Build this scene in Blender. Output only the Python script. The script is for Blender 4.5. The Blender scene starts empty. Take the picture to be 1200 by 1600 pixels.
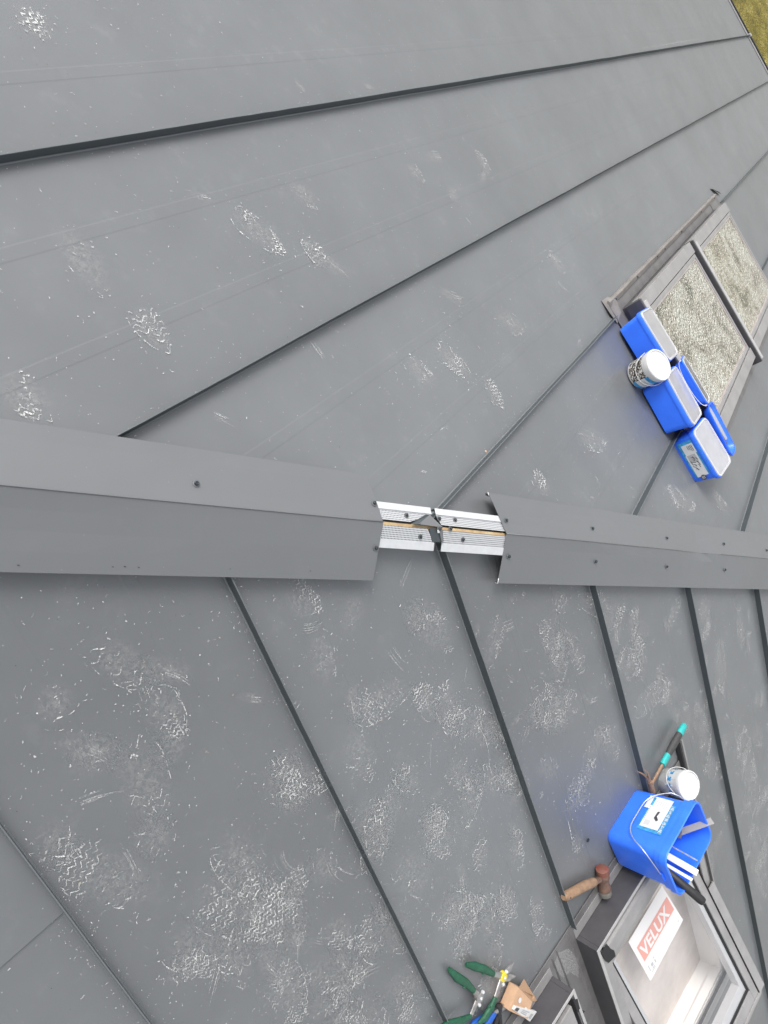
import bpy, bmesh, math, random
from mathutils import Vector, Matrix, noise
random.seed(11)
R = math.radians
scn = bpy.context.scene
COL = scn.collection

# ------------------------------------------------------------------ camera, world, sun, exposure
V = Vector
CAM = V((0.338046, -1.146577, 1.611722))
cr, cu, cb = V((0.07265, 0.848546, 0.524111)), V((-0.97789, -0.042716, 0.204711)), V((0.196094, -0.527395, 0.826681))
cam_d = bpy.data.cameras.new('camera')
cam = bpy.data.objects.new('camera', cam_d); COL.objects.link(cam)
cam.matrix_world = Matrix(((cr.x, cu.x, cb.x, CAM.x), (cr.y, cu.y, cb.y, CAM.y), (cr.z, cu.z, cb.z, CAM.z), (0, 0, 0, 1)))
cam_d.sensor_fit = 'VERTICAL'; cam_d.sensor_height = 36.0; cam_d.lens = 36.0 * 1142.997 / 1600.0
cam_d.clip_start = 0.02; cam_d.clip_end = 2000
scn.camera = cam

SUN_EL, SUN_AZ = 50.0, -130.0     # azimuth measured from +Y towards +X
w = bpy.data.worlds.new('World'); scn.world = w; w.use_nodes = True
nt = w.node_tree; nt.nodes.clear()
sky = nt.nodes.new('ShaderNodeTexSky'); sky.sky_type = 'NISHITA'; sky.sun_disc = False
sky.sun_elevation = R(SUN_EL); sky.sun_rotation = R(SUN_AZ)
sky.air_density = 1.0; sky.dust_density = 3.0; sky.ozone_density = 1.0
hs = nt.nodes.new('ShaderNodeHueSaturation'); hs.inputs['Saturation'].default_value = 0.16
bg = nt.nodes.new('ShaderNodeBackground'); bg.inputs['Strength'].default_value = 0.13
wo = nt.nodes.new('ShaderNodeOutputWorld')
nt.links.new(sky.outputs[0], hs.inputs['Color']); nt.links.new(hs.outputs[0], bg.inputs['Color']); nt.links.new(bg.outputs[0], wo.inputs[0])

sd = bpy.data.lights.new('sun', 'SUN'); sd.energy = 0.9; sd.angle = R(28); sd.color = (1.0, 0.965, 0.92)
sun = bpy.data.objects.new('sun', sd); COL.objects.link(sun)
sdir = V((math.sin(R(SUN_AZ)) * math.cos(R(SUN_EL)), math.cos(R(SUN_AZ)) * math.cos(R(SUN_EL)), math.sin(R(SUN_EL))))
sun.rotation_euler = sdir.to_track_quat('Z', 'Y').to_euler(); sun.location = (0, 0, 12)
scn.view_settings.view_transform = 'Standard'; scn.view_settings.look = 'None'
scn.view_settings.exposure = 1.12; scn.view_settings.gamma = 1.0; scn.view_settings.use_curve_mapping = False
scn.render.engine = 'CYCLES'

# ------------------------------------------------------------------ frames of the two roof slopes (metres)
class Slope:
    def __init__(s, O, H, D, N, al): s.O, s.H, s.D, s.N, s.al = V(O), V(H), V(D), V(N), al
    def __call__(s, u, v, h=0.0): return s.O + s.H * u + s.D * v + s.N * h
    def frame(s, u, v, h, wx=0, wy=0, wz=0):
        """rigid frame standing on the slope: x along u, y along v, z off the sheet"""
        B = Matrix((s.H, s.D, s.N)).transposed()
        a = V((wx, wy, wz)); rot = Matrix.Rotation(a.length, 3, a.normalized()) if a.length > 1e-6 else Matrix.Identity(3)
        return Matrix.Translation(s(u, v, h)) @ (B @ rot).to_4x4()
A = Slope((0, -0.010668, 0.002005), (0.801695, 0.597733, 0), (-0.581952, 0.78053, -0.228266), (-0.136442, 0.183, 0.973599), R(35.976))
B = Slope((0, 0.037716, -0.007089), (-0.545589, 0.838053, 0), (0.79235, 0.515835, -0.325724), (0.272974, 0.177711, 0.945465), R(55.45))
# B.H x B.D points down, so its local frames are mirrored in u: keep a right-handed copy for solid things
HIP = V((0, 0.98279, -0.184727)); CA = V((-0.990648, -0.025205, -0.134094)); CB = V((0.962021, -0.050426, -0.268276))
UP = V((0, 0, 1))
S = 0.6; VA, VB = 10.25, 7.16; SHIP0 = -4.2

# ------------------------------------------------------------------ materials
def mat(name, col, rough=.5, metal=0., spec=.5, noise_amt=0., nscale=20., bump=0., bscale=200., coat=0., col2=None, trans=0.):
    m = bpy.data.materials.new(name); m.use_nodes = True
    t = m.node_tree; b = t.nodes['Principled BSDF']
    b.inputs['Base Color'].default_value = (*col, 1); b.inputs['Roughness'].default_value = rough
    b.inputs['Metallic'].default_value = metal; b.inputs['Specular IOR Level'].default_value = spec
    b.inputs['Coat Weight'].default_value = coat
    if noise_amt or col2:
        tc = t.nodes.new('ShaderNodeTexCoord'); n = t.nodes.new('ShaderNodeTexNoise')
        n.inputs['Scale'].default_value = nscale; n.inputs['Detail'].default_value = 6; n.inputs['Roughness'].default_value = .65
        t.links.new(tc.outputs['Object'], n.inputs['Vector'])
        mx = t.nodes.new('ShaderNodeMix'); mx.data_type = 'RGBA'
        c2 = col2 if col2 else tuple(c * (1 - noise_amt) for c in col)
        mx.inputs[6].default_value = (*(tuple(min(1, c * (1 + noise_amt)) for c in col) if not col2 else col), 1); mx.inputs[7].default_value = (*c2, 1)
        rp = t.nodes.new('ShaderNodeValToRGB'); rp.color_ramp.elements[0].position = .35; rp.color_ramp.elements[1].position = .68
        t.links.new(n.outputs['Fac'], rp.inputs[0]); t.links.new(rp.outputs[0], mx.inputs[0]); t.links.new(mx.outputs[2], b.inputs['Base Color'])
    if bump:
        tc = t.nodes.new('ShaderNodeTexCoord'); n2 = t.nodes.new('ShaderNodeTexNoise'); n2.inputs['Scale'].default_value = bscale; n2.inputs['Detail'].default_value = 3
        bp = t.nodes.new('ShaderNodeBump'); bp.inputs['Strength'].default_value = bump; bp.inputs['Distance'].default_value = .002
        t.links.new(tc.outputs['Object'], n2.inputs['Vector']); t.links.new(n2.outputs['Fac'], bp.inputs['Height']); t.links.new(bp.outputs[0], b.inputs['Normal'])
    return m

def sheet_mat(name, col, rough=.42, dust=1.0, spec=.5, coat=.12):
    """painted steel sheet: faint dust film, pale specks, soft oil-canning"""
    m = bpy.data.materials.new(name); m.use_nodes = True
    t = m.node_tree; L = t.links; b = t.nodes['Principled BSDF']
    tc = t.nodes.new('ShaderNodeTexCoord')
    def N(sc, det=4, ro=.6):
        n = t.nodes.new('ShaderNodeTexNoise'); n.inputs['Scale'].default_value = sc; n.inputs['Detail'].default_value = det; n.inputs['Roughness'].default_value = ro
        L.new(tc.outputs['Object'], n.inputs['Vector']); return n
    def ramp(src, p0, p1):
        r = t.nodes.new('ShaderNodeMapRange'); r.inputs[1].default_value = p0; r.inputs[2].default_value = p1
        L.new(src, r.inputs[0]); return r
    def mul(a_, k):
        q = t.nodes.new('ShaderNodeMath'); q.operation = 'MULTIPLY'
        L.new(a_, q.inputs[0])
        if isinstance(k, float): q.inputs[1].default_value = k
        else: L.new(k, q.inputs[1])
        return q.outputs[0]
    def mix(fac, c0, c1):
        q = t.nodes.new('ShaderNodeMix'); q.data_type = 'RGBA'; L.new(fac, q.inputs[0])
        for i, c in ((6, c0), (7, c1)):
            if isinstance(c, tuple): q.inputs[i].default_value = (*c, 1)
            else: L.new(c, q.inputs[i])
        return q.outputs[2]
    big = ramp(N(2.2, 5).outputs['Fac'], .35, .75)
    c = mix(mul(big.outputs[0], .45 * dust), col, tuple(x * 1.35 + .01 for x in col))
    # cloudy film
    med = ramp(N(14, 8, .7).outputs['Fac'], .56, .78)
    c = mix(mul(mul(med.outputs[0], big.outputs[0]), .22 * dust), c, (.42, .42, .41))
    # pale specks (grains of dust, swarf)
    vo = t.nodes.new('ShaderNodeTexVoronoi'); vo.inputs['Scale'].default_value = 95; L.new(tc.outputs['Object'], vo.inputs['Vector'])
    sp = ramp(vo.outputs['Distance'], .15, .07)
    pick = t.nodes.new('ShaderNodeSeparateColor'); L.new(vo.outputs['Color'], pick.inputs[0])
    pk = ramp(pick.outputs[0], .93, .96)
    c = mix(mul(mul(sp.outputs[0], pk.outputs[0]), .55 * dust), c, (.6, .6, .58))
    # dark specks
    vo2 = t.nodes.new('ShaderNodeTexVoronoi'); vo2.inputs['Scale'].default_value = 60; L.new(tc.outputs['Object'], vo2.inputs['Vector'])
    sp2 = ramp(vo2.outputs['Distance'], .13, .06); pick2 = t.nodes.new('ShaderNodeSeparateColor'); L.new(vo2.outputs['Color'], pick2.inputs[0])
    pk2 = ramp(pick2.outputs[1], .965, .975)
    c = mix(mul(mul(sp2.outputs[0], pk2.outputs[0]), .5 * dust), c, tuple(x * .45 for x in col))
    oi = t.nodes.new('ShaderNodeObjectInfo'); hv = t.nodes.new('ShaderNodeHueSaturation')
    vr = t.nodes.new('ShaderNodeMapRange'); vr.inputs[3].default_value = .93; vr.inputs[4].default_value = 1.07; L.new(oi.outputs['Random'], vr.inputs[0])
    L.new(vr.outputs[0], hv.inputs['Value']); L.new(c, hv.inputs['Color']); L.new(hv.outputs[0], b.inputs['Base Color'])
    rr = t.nodes.new('ShaderNodeMapRange'); rr.inputs[3].default_value = rough - .05; rr.inputs[4].default_value = rough + .09
    L.new(N(5, 6).outputs['Fac'], rr.inputs[0]); L.new(rr.outputs[0], b.inputs['Roughness'])
    b.inputs['Specular IOR Level'].default_value = spec
    b.inputs['Coat Weight'].default_value = coat; b.inputs['Coat Roughness'].default_value = .42
    bp0 = t.nodes.new('ShaderNodeBump'); bp0.inputs['Strength'].default_value = .8; bp0.inputs['Distance'].default_value = .020
    L.new(N(1.7, 2, .35).outputs['Fac'], bp0.inputs['Height'])
    bp = t.nodes.new('ShaderNodeBump'); bp.inputs['Strength'].default_value = .6; bp.inputs['Distance'].default_value = .006; L.new(bp0.outputs[0], bp.inputs['Normal'])
    L.new(N(5.5, 2, .4).outputs['Fac'], bp.inputs['Height'])
    bp2 = t.nodes.new('ShaderNodeBump'); bp2.inputs['Strength'].default_value = .10; bp2.inputs['Distance'].default_value = .0006
    L.new(N(420, 2, .5).outputs['Fac'], bp2.inputs['Height']); L.new(bp.outputs[0], bp2.inputs['Normal']); L.new(bp2.outputs[0], b.inputs['Normal'])
    return m

M = {}
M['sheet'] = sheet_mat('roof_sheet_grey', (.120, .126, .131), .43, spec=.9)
M['seam'] = sheet_mat('seam_shaded_grey', (.052, .063, .069), .42, .5, coat=0)  # same paint as the sheet, with the upright faces' shade put into the colour
M['seamedge'] = sheet_mat('seam_lit_fold_grey', (.125, .135, .142), .38, .5)  # lit copy of the seam colour for the top and foot folds
M['cap'] = sheet_mat('cap_sheet_grey', (.124, .129, .134), .43, .25, spec=.9)
M['flash'] = mat('flashing_grey', (.13, .125, .125), .42, noise_amt=.22, nscale=9, bump=.2, bscale=8)
M['flash_dark'] = mat('window_casing_grey', (.060, .058, .062), .42, noise_amt=.12, nscale=14)
M['flash_dirty'] = mat('dirty_flashing', (.16, .15, .14), .5, col2=(.24, .22, .205), nscale=14, bump=.3, bscale=12)
M['casing'] = mat('casing_light_grey', (.25, .243, .24), .4, noise_amt=.12, nscale=10)
M['gap'] = mat('rubber_black', (.012, .012, .014), .7)
M['hood'] = mat('hood_grey', (.36, .355, .35), .38, noise_amt=.1, nscale=12)
M['beige'] = mat('beige_gasket', (.36, .325, .30), .5, noise_amt=.15, nscale=20)
M['alu'] = mat('bright_aluminium', (.60, .61, .62), .42, metal=.25, noise_amt=.06, nscale=40)
M['screw'] = mat('screw_dark', (.035, .04, .045), .42, metal=.3)
M['screwlight'] = mat('screw_washer', (.16, .17, .18), .4, metal=.5)
M['white_pl'] = mat('white_plastic', (.62, .62, .61), .32, coat=.3, noise_amt=.03, nscale=30)
M['lid'] = mat('translucent_lid', (.36, .36, .38), .28, coat=.4, noise_amt=.10, nscale=16, bump=.3, bscale=30)
M['lidrim'] = mat('lid_rim_grey', (.52, .52, .53), .3, coat=.3)
M['blue'] = mat('blue_plastic', (.035, .175, .97), .34, coat=.15, noise_amt=.08, nscale=9, bump=.1, bscale=60)
M['blue_dirty'] = mat('blue_plastic_used', (.035, .18, .97), .38, coat=.1, noise_amt=.10, nscale=14, bump=.15, bscale=60)
M['cyan'] = mat('label_cyan', (.04, .26, .52), .5, noise_amt=.4, nscale=70)
M['label'] = mat('label_white', (.60, .61, .62), .45, noise_amt=.04, nscale=60)
M['ink'] = mat('label_ink', (.05, .05, .055), .5, noise_amt=.3, nscale=120)
M['inkgrey'] = mat('label_ink_grey', (.38, .39, .40), .5)
M['wire'] = mat('galvanised_wire', (.55, .57, .60), .3, metal=.7)
M['steel'] = mat('worn_steel', (.32, .31, .30), .35, metal=.7, noise_amt=.3, nscale=60)
M['rust'] = mat('rusty_steel', (.22, .13, .085), .6, metal=.25, col2=(.33, .22, .15), nscale=90)
M['teal'] = mat('teal_rubber', (.02, .38, .36), .5, noise_amt=.12, nscale=60)
M['black'] = mat('black_rubber', (.016, .016, .017), .5, noise_amt=.2, nscale=60, bump=.2, bscale=300)
M['darkgrip'] = mat('dark_grip', (.045, .045, .045), .65, noise_amt=.25, nscale=80)
M['green'] = mat('green_grip', (.010, .080, .040), .5, noise_amt=.25, nscale=70)
M['bluegrip'] = mat('blue_grip', (.01, .09, .42), .4, noise_amt=.15, nscale=70)
M['yellow'] = mat('yellow_lever', (.62, .50, .03), .45)
M['handle_wood'] = mat('handle_wood', (.31, .20, .12), .6, col2=(.19, .115, .07), nscale=35, bump=.3, bscale=120)
M['mallet_red'] = mat('mallet_red', (.17, .040, .030), .6, col2=(.15, .075, .05), nscale=45)
M['mallet_brown'] = mat('mallet_brown', (.13, .075, .055), .55, noise_amt=.35, nscale=50)
M['mallet_grey'] = mat('mallet_grey', (.12, .115, .10), .6, noise_amt=.2, nscale=60)
M['card'] = mat('brown_cardboard', (.50, .32, .20), .8, noise_amt=.08, nscale=40)
M['paper'] = mat('white_paper', (.64, .63, .62), .6)
M['pinkband'] = mat('sticker_red', (.60, .29, .25), .6)
M['wood'] = mat('timber_batten', (.66, .52, .30), .7, col2=(.50, .30, .14), nscale=22)
M['liner'] = mat('white_liner', (.84, .82, .80), .5, noise_amt=.03, nscale=6)
M['liner_floor'] = mat('shaft_blind', (.72, .65, .61), .6, noise_amt=.12, nscale=5)
M['wall'] = mat('house_wall', (.55, .53, .50), .85, noise_amt=.08, nscale=6)

def perf_mat():
    """aluminium sheet punched with a grid of small dark holes (2.6 mm pitch), in the strip's own u/v"""
    m = bpy.data.materials.new('perforated_aluminium'); m.use_nodes = True
    t = m.node_tree; L = t.links; b = t.nodes['Principled BSDF']
    b.inputs['Roughness'].default_value = .42; b.inputs['Metallic'].default_value = .2
    tc = t.nodes.new('ShaderNodeUVMap'); mp = t.nodes.new('ShaderNodeVectorMath'); mp.operation = 'SCALE'; mp.inputs['Scale'].default_value = 1 / .0050
    L.new(tc.outputs[0], mp.inputs[0])
    fr = t.nodes.new('ShaderNodeVectorMath'); fr.operation = 'FRACTION'; L.new(mp.outputs[0], fr.inputs[0])
    su = t.nodes.new('ShaderNodeVectorMath'); su.operation = 'SUBTRACT'; su.inputs[1].default_value = (.5, .5, 0); L.new(fr.outputs[0], su.inputs[0])
    ln = t.nodes.new('ShaderNodeVectorMath'); ln.operation = 'LENGTH'; L.new(su.outputs[0], ln.inputs[0])
    r = t.nodes.new('ShaderNodeMapRange'); r.inputs[1].default_value = .24; r.inputs[2].default_value = .37; L.new(ln.outputs['Value'], r.inputs[0])
    mx = t.nodes.new('ShaderNodeMix'); mx.data_type = 'RGBA'; mx.inputs[6].default_value = (.03, .03, .035, 1); mx.inputs[7].default_value = (.58, .59, .60, 1)
    L.new(r.outputs[0], mx.inputs[0]); L.new(mx.outputs[2], b.inputs['Base Color'])
    return m
M['perf'] = perf_mat()

def glass_clear():
    m = bpy.data.materials.new('window_glass'); m.use_nodes = True
    t = m.node_tree; t.nodes.clear(); L = t.links
    tr = t.nodes.new('ShaderNodeBsdfTransparent'); tr.inputs[0].default_value = (.97, .97, .965, 1)
    gl = t.nodes.new('ShaderNodeBsdfGlossy'); gl.inputs['Roughness'].default_value = .03
    lw_ = t.nodes.new('ShaderNodeLayerWeight'); lw_.inputs[0].default_value = .5
    pw = t.nodes.new('ShaderNodeMath'); pw.operation = 'POWER'; pw.inputs[1].default_value = 4.0; L.new(lw_.outputs['Facing'], pw.inputs[0])
    fr = t.nodes.new('ShaderNodeMath'); fr.operation = 'MULTIPLY_ADD'; fr.inputs[1].default_value = .85; fr.inputs[2].default_value = .16; L.new(pw.outputs[0], fr.inputs[0])
    mx = t.nodes.new('ShaderNodeMixShader'); o = t.nodes.new('ShaderNodeOutputMaterial')
    L.new(fr.outputs[0], mx.inputs[0]); L.new(tr.outputs[0], mx.inputs[1]); L.new(gl.outputs[0], mx.inputs[2]); L.new(mx.outputs[0], o.inputs[0])
    return m
M['glass'] = glass_clear()

def glass_wet():
    """pane beaded all over with rain and grime"""
    m = bpy.data.materials.new('wet_dirty_glass'); m.use_nodes = True
    t = m.node_tree; L = t.links; b = t.nodes['Principled BSDF']; b.inputs['Roughness'].default_value = .10
    b.inputs['Specular IOR Level'].default_value = 1.0
    tc = t.nodes.new('ShaderNodeTexCoord')
    vo = t.nodes.new('ShaderNodeTexVoronoi'); vo.inputs['Scale'].default_value = 78; L.new(tc.outputs['Object'], vo.inputs['Vector'])
    v2 = t.nodes.new('ShaderNodeTexVoronoi'); v2.inputs['Scale'].default_value = 46; L.new(tc.outputs['Object'], v2.inputs['Vector'])
    n = t.nodes.new('ShaderNodeTexNoise'); n.inputs['Scale'].default_value = 5.5; n.inputs['Detail'].default_value = 5; n.inputs['Distortion'].default_value = 1.0; L.new(tc.outputs['Object'], n.inputs['Vector'])
    rp = t.nodes.new('ShaderNodeValToRGB'); e = rp.color_ramp.elements
    e[0].position = .34; e[0].color = (.15, .15, .115, 1); e[1].position = .62; e[1].color = (.43, .43, .37, 1)
    x = e.new(.47); x.color = (.35, .33, .27, 1)
    L.new(n.outputs['Fac'], rp.inputs[0])
    def spots(v, lo, hi):  # bright glints of the rain beads, painted into the base colour
        a_ = t.nodes.new('ShaderNodeMapRange'); a_.inputs[1].default_value = hi; a_.inputs[2].default_value = lo; L.new(v.outputs['Distance'], a_.inputs[0])
        sc_ = t.nodes.new('ShaderNodeSeparateColor'); L.new(v.outputs['Color'], sc_.inputs[0])
        b_ = t.nodes.new('ShaderNodeMapRange'); b_.inputs[1].default_value = .25; b_.inputs[2].default_value = .95; L.new(sc_.outputs[0], b_.inputs[0])
        c_ = t.nodes.new('ShaderNodeMath'); c_.operation = 'MULTIPLY'; L.new(a_.outputs[0], c_.inputs[0]); L.new(b_.outputs[0], c_.inputs[1]); return c_
    m1 = spots(vo, .18, .42)
    mx = t.nodes.new('ShaderNodeMix'); mx.data_type = 'RGBA'; mx.inputs[7].default_value = (.95, .95, .86, 1)
    L.new(m1.outputs[0], mx.inputs[0]); L.new(rp.outputs[0], mx.inputs[6])
    m2 = spots(v2, .10, .30); mx2 = t.nodes.new('ShaderNodeMix'); mx2.data_type = 'RGBA'; mx2.inputs[7].default_value = (.80, .78, .66, 1)
    L.new(m2.outputs[0], mx2.inputs[0]); L.new(mx.outputs[2], mx2.inputs[6]); L.new(mx2.outputs[2], b.inputs['Base Color'])
    ad = t.nodes.new('ShaderNodeMath'); ad.operation = 'ADD'; L.new(vo.outputs['Distance'], ad.inputs[0]); L.new(v2.outputs['Distance'], ad.inputs[1])
    bp = t.nodes.new('ShaderNodeBump'); bp.invert = True; bp.inputs['Strength'].default_value = 1.0; bp.inputs['Distance'].default_value = .010
    L.new(ad.outputs[0], bp.inputs['Height']); L.new(bp.outputs[0], b.inputs['Normal'])
    return m
M['wetglass'] = glass_wet()

def dust_mat(name, k, col=(.80, .80, .78)):
    m = bpy.data.materials.new(name); m.use_nodes = True
    t = m.node_tree; L = t.links; b = t.nodes['Principled BSDF']; b.inputs['Base Color'].default_value = (*col, 1); b.inputs['Roughness'].default_value = .8
    tc = t.nodes.new('ShaderNodeTexCoord'); n = t.nodes.new('ShaderNodeTexNoise'); n.inputs['Scale'].default_value = 260; n.inputs['Detail'].default_value = 4
    L.new(tc.outputs['Object'], n.inputs['Vector'])
    r = t.nodes.new('ShaderNodeMapRange'); r.inputs[1].default_value = .40; r.inputs[2].default_value = .62; r.inputs[3].default_value = k * .08; r.inputs[4].default_value = k
    L.new(n.outputs['Fac'], r.inputs[0]); L.new(r.outputs[0], b.inputs['Alpha'])
    return m
DUST = [dust_mat('chalk_dust_faint', .26), dust_mat('chalk_dust', .50), dust_mat('chalk_dust_strong', .85), dust_mat('mud_dust', .6, (.50, .44, .32)), dust_mat('dark_grit', .7, (.03, .03, .03))]

def film_mat():
    """soft chalky film, strongest in the middle of its patch, broken up by fine noise"""
    m = bpy.data.materials.new('chalk_film'); m.use_nodes = True
    t = m.node_tree; L = t.links; b = t.nodes['Principled BSDF']; b.inputs['Base Color'].default_value = (.72, .71, .68, 1); b.inputs['Roughness'].default_value = .85
    uvn = t.nodes.new('ShaderNodeUVMap'); ln = t.nodes.new('ShaderNodeVectorMath'); ln.operation = 'LENGTH'; L.new(uvn.outputs[0], ln.inputs[0])
    fall = t.nodes.new('ShaderNodeMapRange'); fall.interpolation_type = 'SMOOTHSTEP'; fall.inputs[1].default_value = 1.0; fall.inputs[2].default_value = .15; L.new(ln.outputs['Value'], fall.inputs[0])
    tc = t.nodes.new('ShaderNodeTexCoord'); n = t.nodes.new('ShaderNodeTexNoise'); n.inputs['Scale'].default_value = 105; n.inputs['Detail'].default_value = 8; n.inputs['Roughness'].default_value = .75; n.inputs['Distortion'].default_value = .6
    L.new(tc.outputs['Object'], n.inputs['Vector'])
    r = t.nodes.new('ShaderNodeMapRange'); r.inputs[1].default_value = .44; r.inputs[2].default_value = .74; r.inputs[3].default_value = .0; r.inputs[4].default_value = .24; L.new(n.outputs['Fac'], r.inputs[0])
    q = t.nodes.new('ShaderNodeMath'); q.operation = 'MULTIPLY'; L.new(r.outputs[0], q.inputs[0]); L.new(fall.outputs[0], q.inputs[1]); L.new(q.outputs[0], b.inputs['Alpha'])
    return m
DUST.append(film_mat())
def grass_mat():
    m = bpy.data.materials.new('mossy_grass'); m.use_nodes = True
    t = m.node_tree; L = t.links; b = t.nodes['Principled BSDF']; b.inputs['Roughness'].default_value = .9
    tc = t.nodes.new('ShaderNodeTexCoord')
    n = t.nodes.new('ShaderNodeTexNoise'); n.inputs['Scale'].default_value = 2.6; n.inputs['Detail'].default_value = 10; n.inputs['Roughness'].default_value = .72
    L.new(tc.outputs['Object'], n.inputs['Vector'])
    rp = t.nodes.new('ShaderNodeValToRGB'); e = rp.color_ramp.elements
    e[0].position = .32; e[0].color = (.060, .050, .004, 1); e[1].position = .70; e[1].color = (.27, .225, .060, 1); x = e.new(.5); x.color = (.155, .125, .012, 1)
    L.new(n.outputs['Fac'], rp.inputs[0]); L.new(rp.outputs[0], b.inputs['Base Color'])
    n2 = t.nodes.new('ShaderNodeTexNoise'); n2.inputs['Scale'].default_value = 18; n2.inputs['Detail'].default_value = 6; L.new(tc.outputs['Object'], n2.inputs['Vector'])
    bp = t.nodes.new('ShaderNodeBump'); bp.inputs['Distance'].default_value = .08; L.new(n2.outputs['Fac'], bp.inputs['Height']); L.new(bp.outputs[0], b.inputs['Normal'])
    return m
M['grass'] = grass_mat()
M['blade'] = mat('grass_blade', (.17, .15, .025), .8, col2=(.09, .10, .015), nscale=2)

# ------------------------------------------------------------------ mesh building
class MB:
    def __init__(s): s.v = []; s.f = []; s.m = []; s.uv = {}
    def face(s, pts, mi=0, uv=None):
        i = len(s.v); s.v += [tuple(p) for p in pts]; s.f.append(tuple(range(i, i + len(pts)))); s.m.append(mi)
        if uv: s.uv[len(s.f) - 1] = uv
    def hexa(s, p, mi=0):
        """p: 8 points, bottom ring 0-3 and top ring 4-7"""
        i = len(s.v); s.v += [tuple(q) for q in p]
        for f in ((3, 2, 1, 0), (4, 5, 6, 7), (0, 1, 5, 4), (1, 2, 6, 5), (2, 3, 7, 6), (3, 0, 4, 7)):
            s.f.append(tuple(i + k for k in f)); s.m.append(mi)
    def box(s, T, x0, x1, y0, y1, z0, z1, mi=0):
        s.hexa([T(x, y, z) for z in (z0, z1) for x, y in ((x0, y0), (x1, y0), (x1, y1), (x0, y1))], mi)
    def prism(s, rings, close=True, caps=True, mi=0):
        """rings: list of equal-length point rings joined one to the next"""
        i = len(s.v); n = len(rings[0])
        for r in rings: s.v += [tuple(p) for p in r]
        for k in range(len(rings) - 1):
            for j in range(n if close else n - 1):
                a_, b_ = i + k * n + j, i + k * n + (j + 1) % n
                s.f.append((a_, b_, b_ + n, a_ + n)); s.m.append(mi)
        if caps and close:
            s.f.append(tuple(i + j for j in reversed(range(n)))); s.m.append(mi)
            s.f.append(tuple(i + (len(rings) - 1) * n + j for j in range(n))); s.m.append(mi)
    def tube(s, pts, r, n=10, mi=0, flat=1.0, ref=None):
        pts = [V(p) for p in pts]; rr = r if isinstance(r, (list, tuple)) else [r] * len(pts)
        rings = []; prev = None
        for k, p in enumerate(pts):
            d = (pts[min(k + 1, len(pts) - 1)] - pts[max(k - 1, 0)]).normalized()
            a_ = ref if ref is not None else (prev if prev is not None else (V((0, 0, 1)) if abs(d.z) < .9 else V((1, 0, 0))))
            x = d.cross(a_); x.normalize(); y = x.cross(d).normalized(); prev = y
            rings.append([p + x * math.cos(2 * math.pi * j / n) * rr[k] + y * math.sin(2 * math.pi * j / n) * rr[k] * flat for j in range(n)])
        s.prism(rings, mi=mi)
    def build(s, name, mats, parent=None, smooth=False, bevel=0., kind=None, label=None, local=False):
        me = bpy.data.meshes.new(name); me.from_pydata(s.v, [], s.f); 
        for m_ in (mats if isinstance(mats, (list, tuple)) else [mats]): me.materials.append(m_)
        me.polygons.foreach_set('material_index', s.m)
        if s.uv:
            ul = me.uv_layers.new(name='UVMap')
            for fi, uv in s.uv.items():
                for k, li in enumerate(me.polygons[fi].loop_indices): ul.data[li].uv = uv[k]
        bm = bmesh.new(); bm.from_mesh(me)
        bmesh.ops.recalc_face_normals(bm, faces=bm.faces); bm.to_mesh(me); bm.free()
        if smooth: me.polygons.foreach_set('use_smooth', [True] * len(me.polygons))
        me.update()
        o = bpy.data.objects.new(name, me); COL.objects.link(o)
        if parent is not None:
            o.parent = parent
            if not local: o.matrix_parent_inverse = world_of(parent).inverted()
        if bevel:
            bv = o.modifiers.new('bevel', 'BEVEL'); bv.width = bevel; bv.segments = 2; bv.limit_method = 'ANGLE'; bv.angle_limit = R(35)
        if smooth:
            pass
        if kind: o['kind'] = kind
        if label: o['label'] = label
        return o
WM = {}
def world_of(o):
    if o in WM: return WM[o]
    m = o.matrix_parent_inverse @ o.matrix_basis
    return (world_of(o.parent) @ m) if o.parent else m
def empty(name, mtx, label, cat, group=None, kind=None):
    o = bpy.data.objects.new(name, None); COL.objects.link(o); o.empty_display_size = .05
    o.matrix_world = mtx; WM[o] = mtx.copy()
    o['label'] = label; o['category'] = cat
    if group: o['group'] = group
    if kind: o['kind'] = kind
    return o
def ident(x, y, z): return V((x, y, z))
def slopebox(P, u0, u1, v0, v1, h0, h1):
    return [P(u, v, h) for h in (h0, h1) for u, v in ((u0, v0), (u1, v0), (u1, v1), (u0, v1))]
def smooth_by_angle(o, ang=40):
    me = o.data
    me.polygons.foreach_set('use_smooth', [True] * len(me.polygons))
    try: me.set_sharp_from_angle(angle=R(ang))
    except Exception: pass
    return o

# ------------------------------------------------------------------ ground
GZ = -2.34 - 2.7
n = 60; g = MB()
def gz(x, y): return GZ + .06 * noise.noise(V((x * .35, y * .35, 3))) + .02 * noise.noise(V((x * 1.3, y * 1.3, 8)))
def axis(lo, hi, c, fine, k):
    xs = []; x = lo
    return [lo + (hi - lo) * i / k for i in range(k + 1)]
xs = sorted(set([-400, -150, -60, -30] + axis(-22, 22, 0, 0, 88) + [30, 60, 150, 400])); ys = sorted(set([-400, -150, -60, -30, -15] + axis(-10, 34, 0, 0, 88) + [50, 90, 180, 400]))
idx = {}
for i, x in enumerate(xs):
    for j, y in enumerate(ys): idx[i, j] = len(g.v); g.v.append((x, y, gz(x, y)))
for i in range(len(xs) - 1):
    for j in range(len(ys) - 1): g.f.append((idx[i, j], idx[i + 1, j], idx[i + 1, j + 1], idx[i, j + 1])); g.m.append(0)
ground = g.build('ground', M['grass'], smooth=True, kind='structure')
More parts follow.
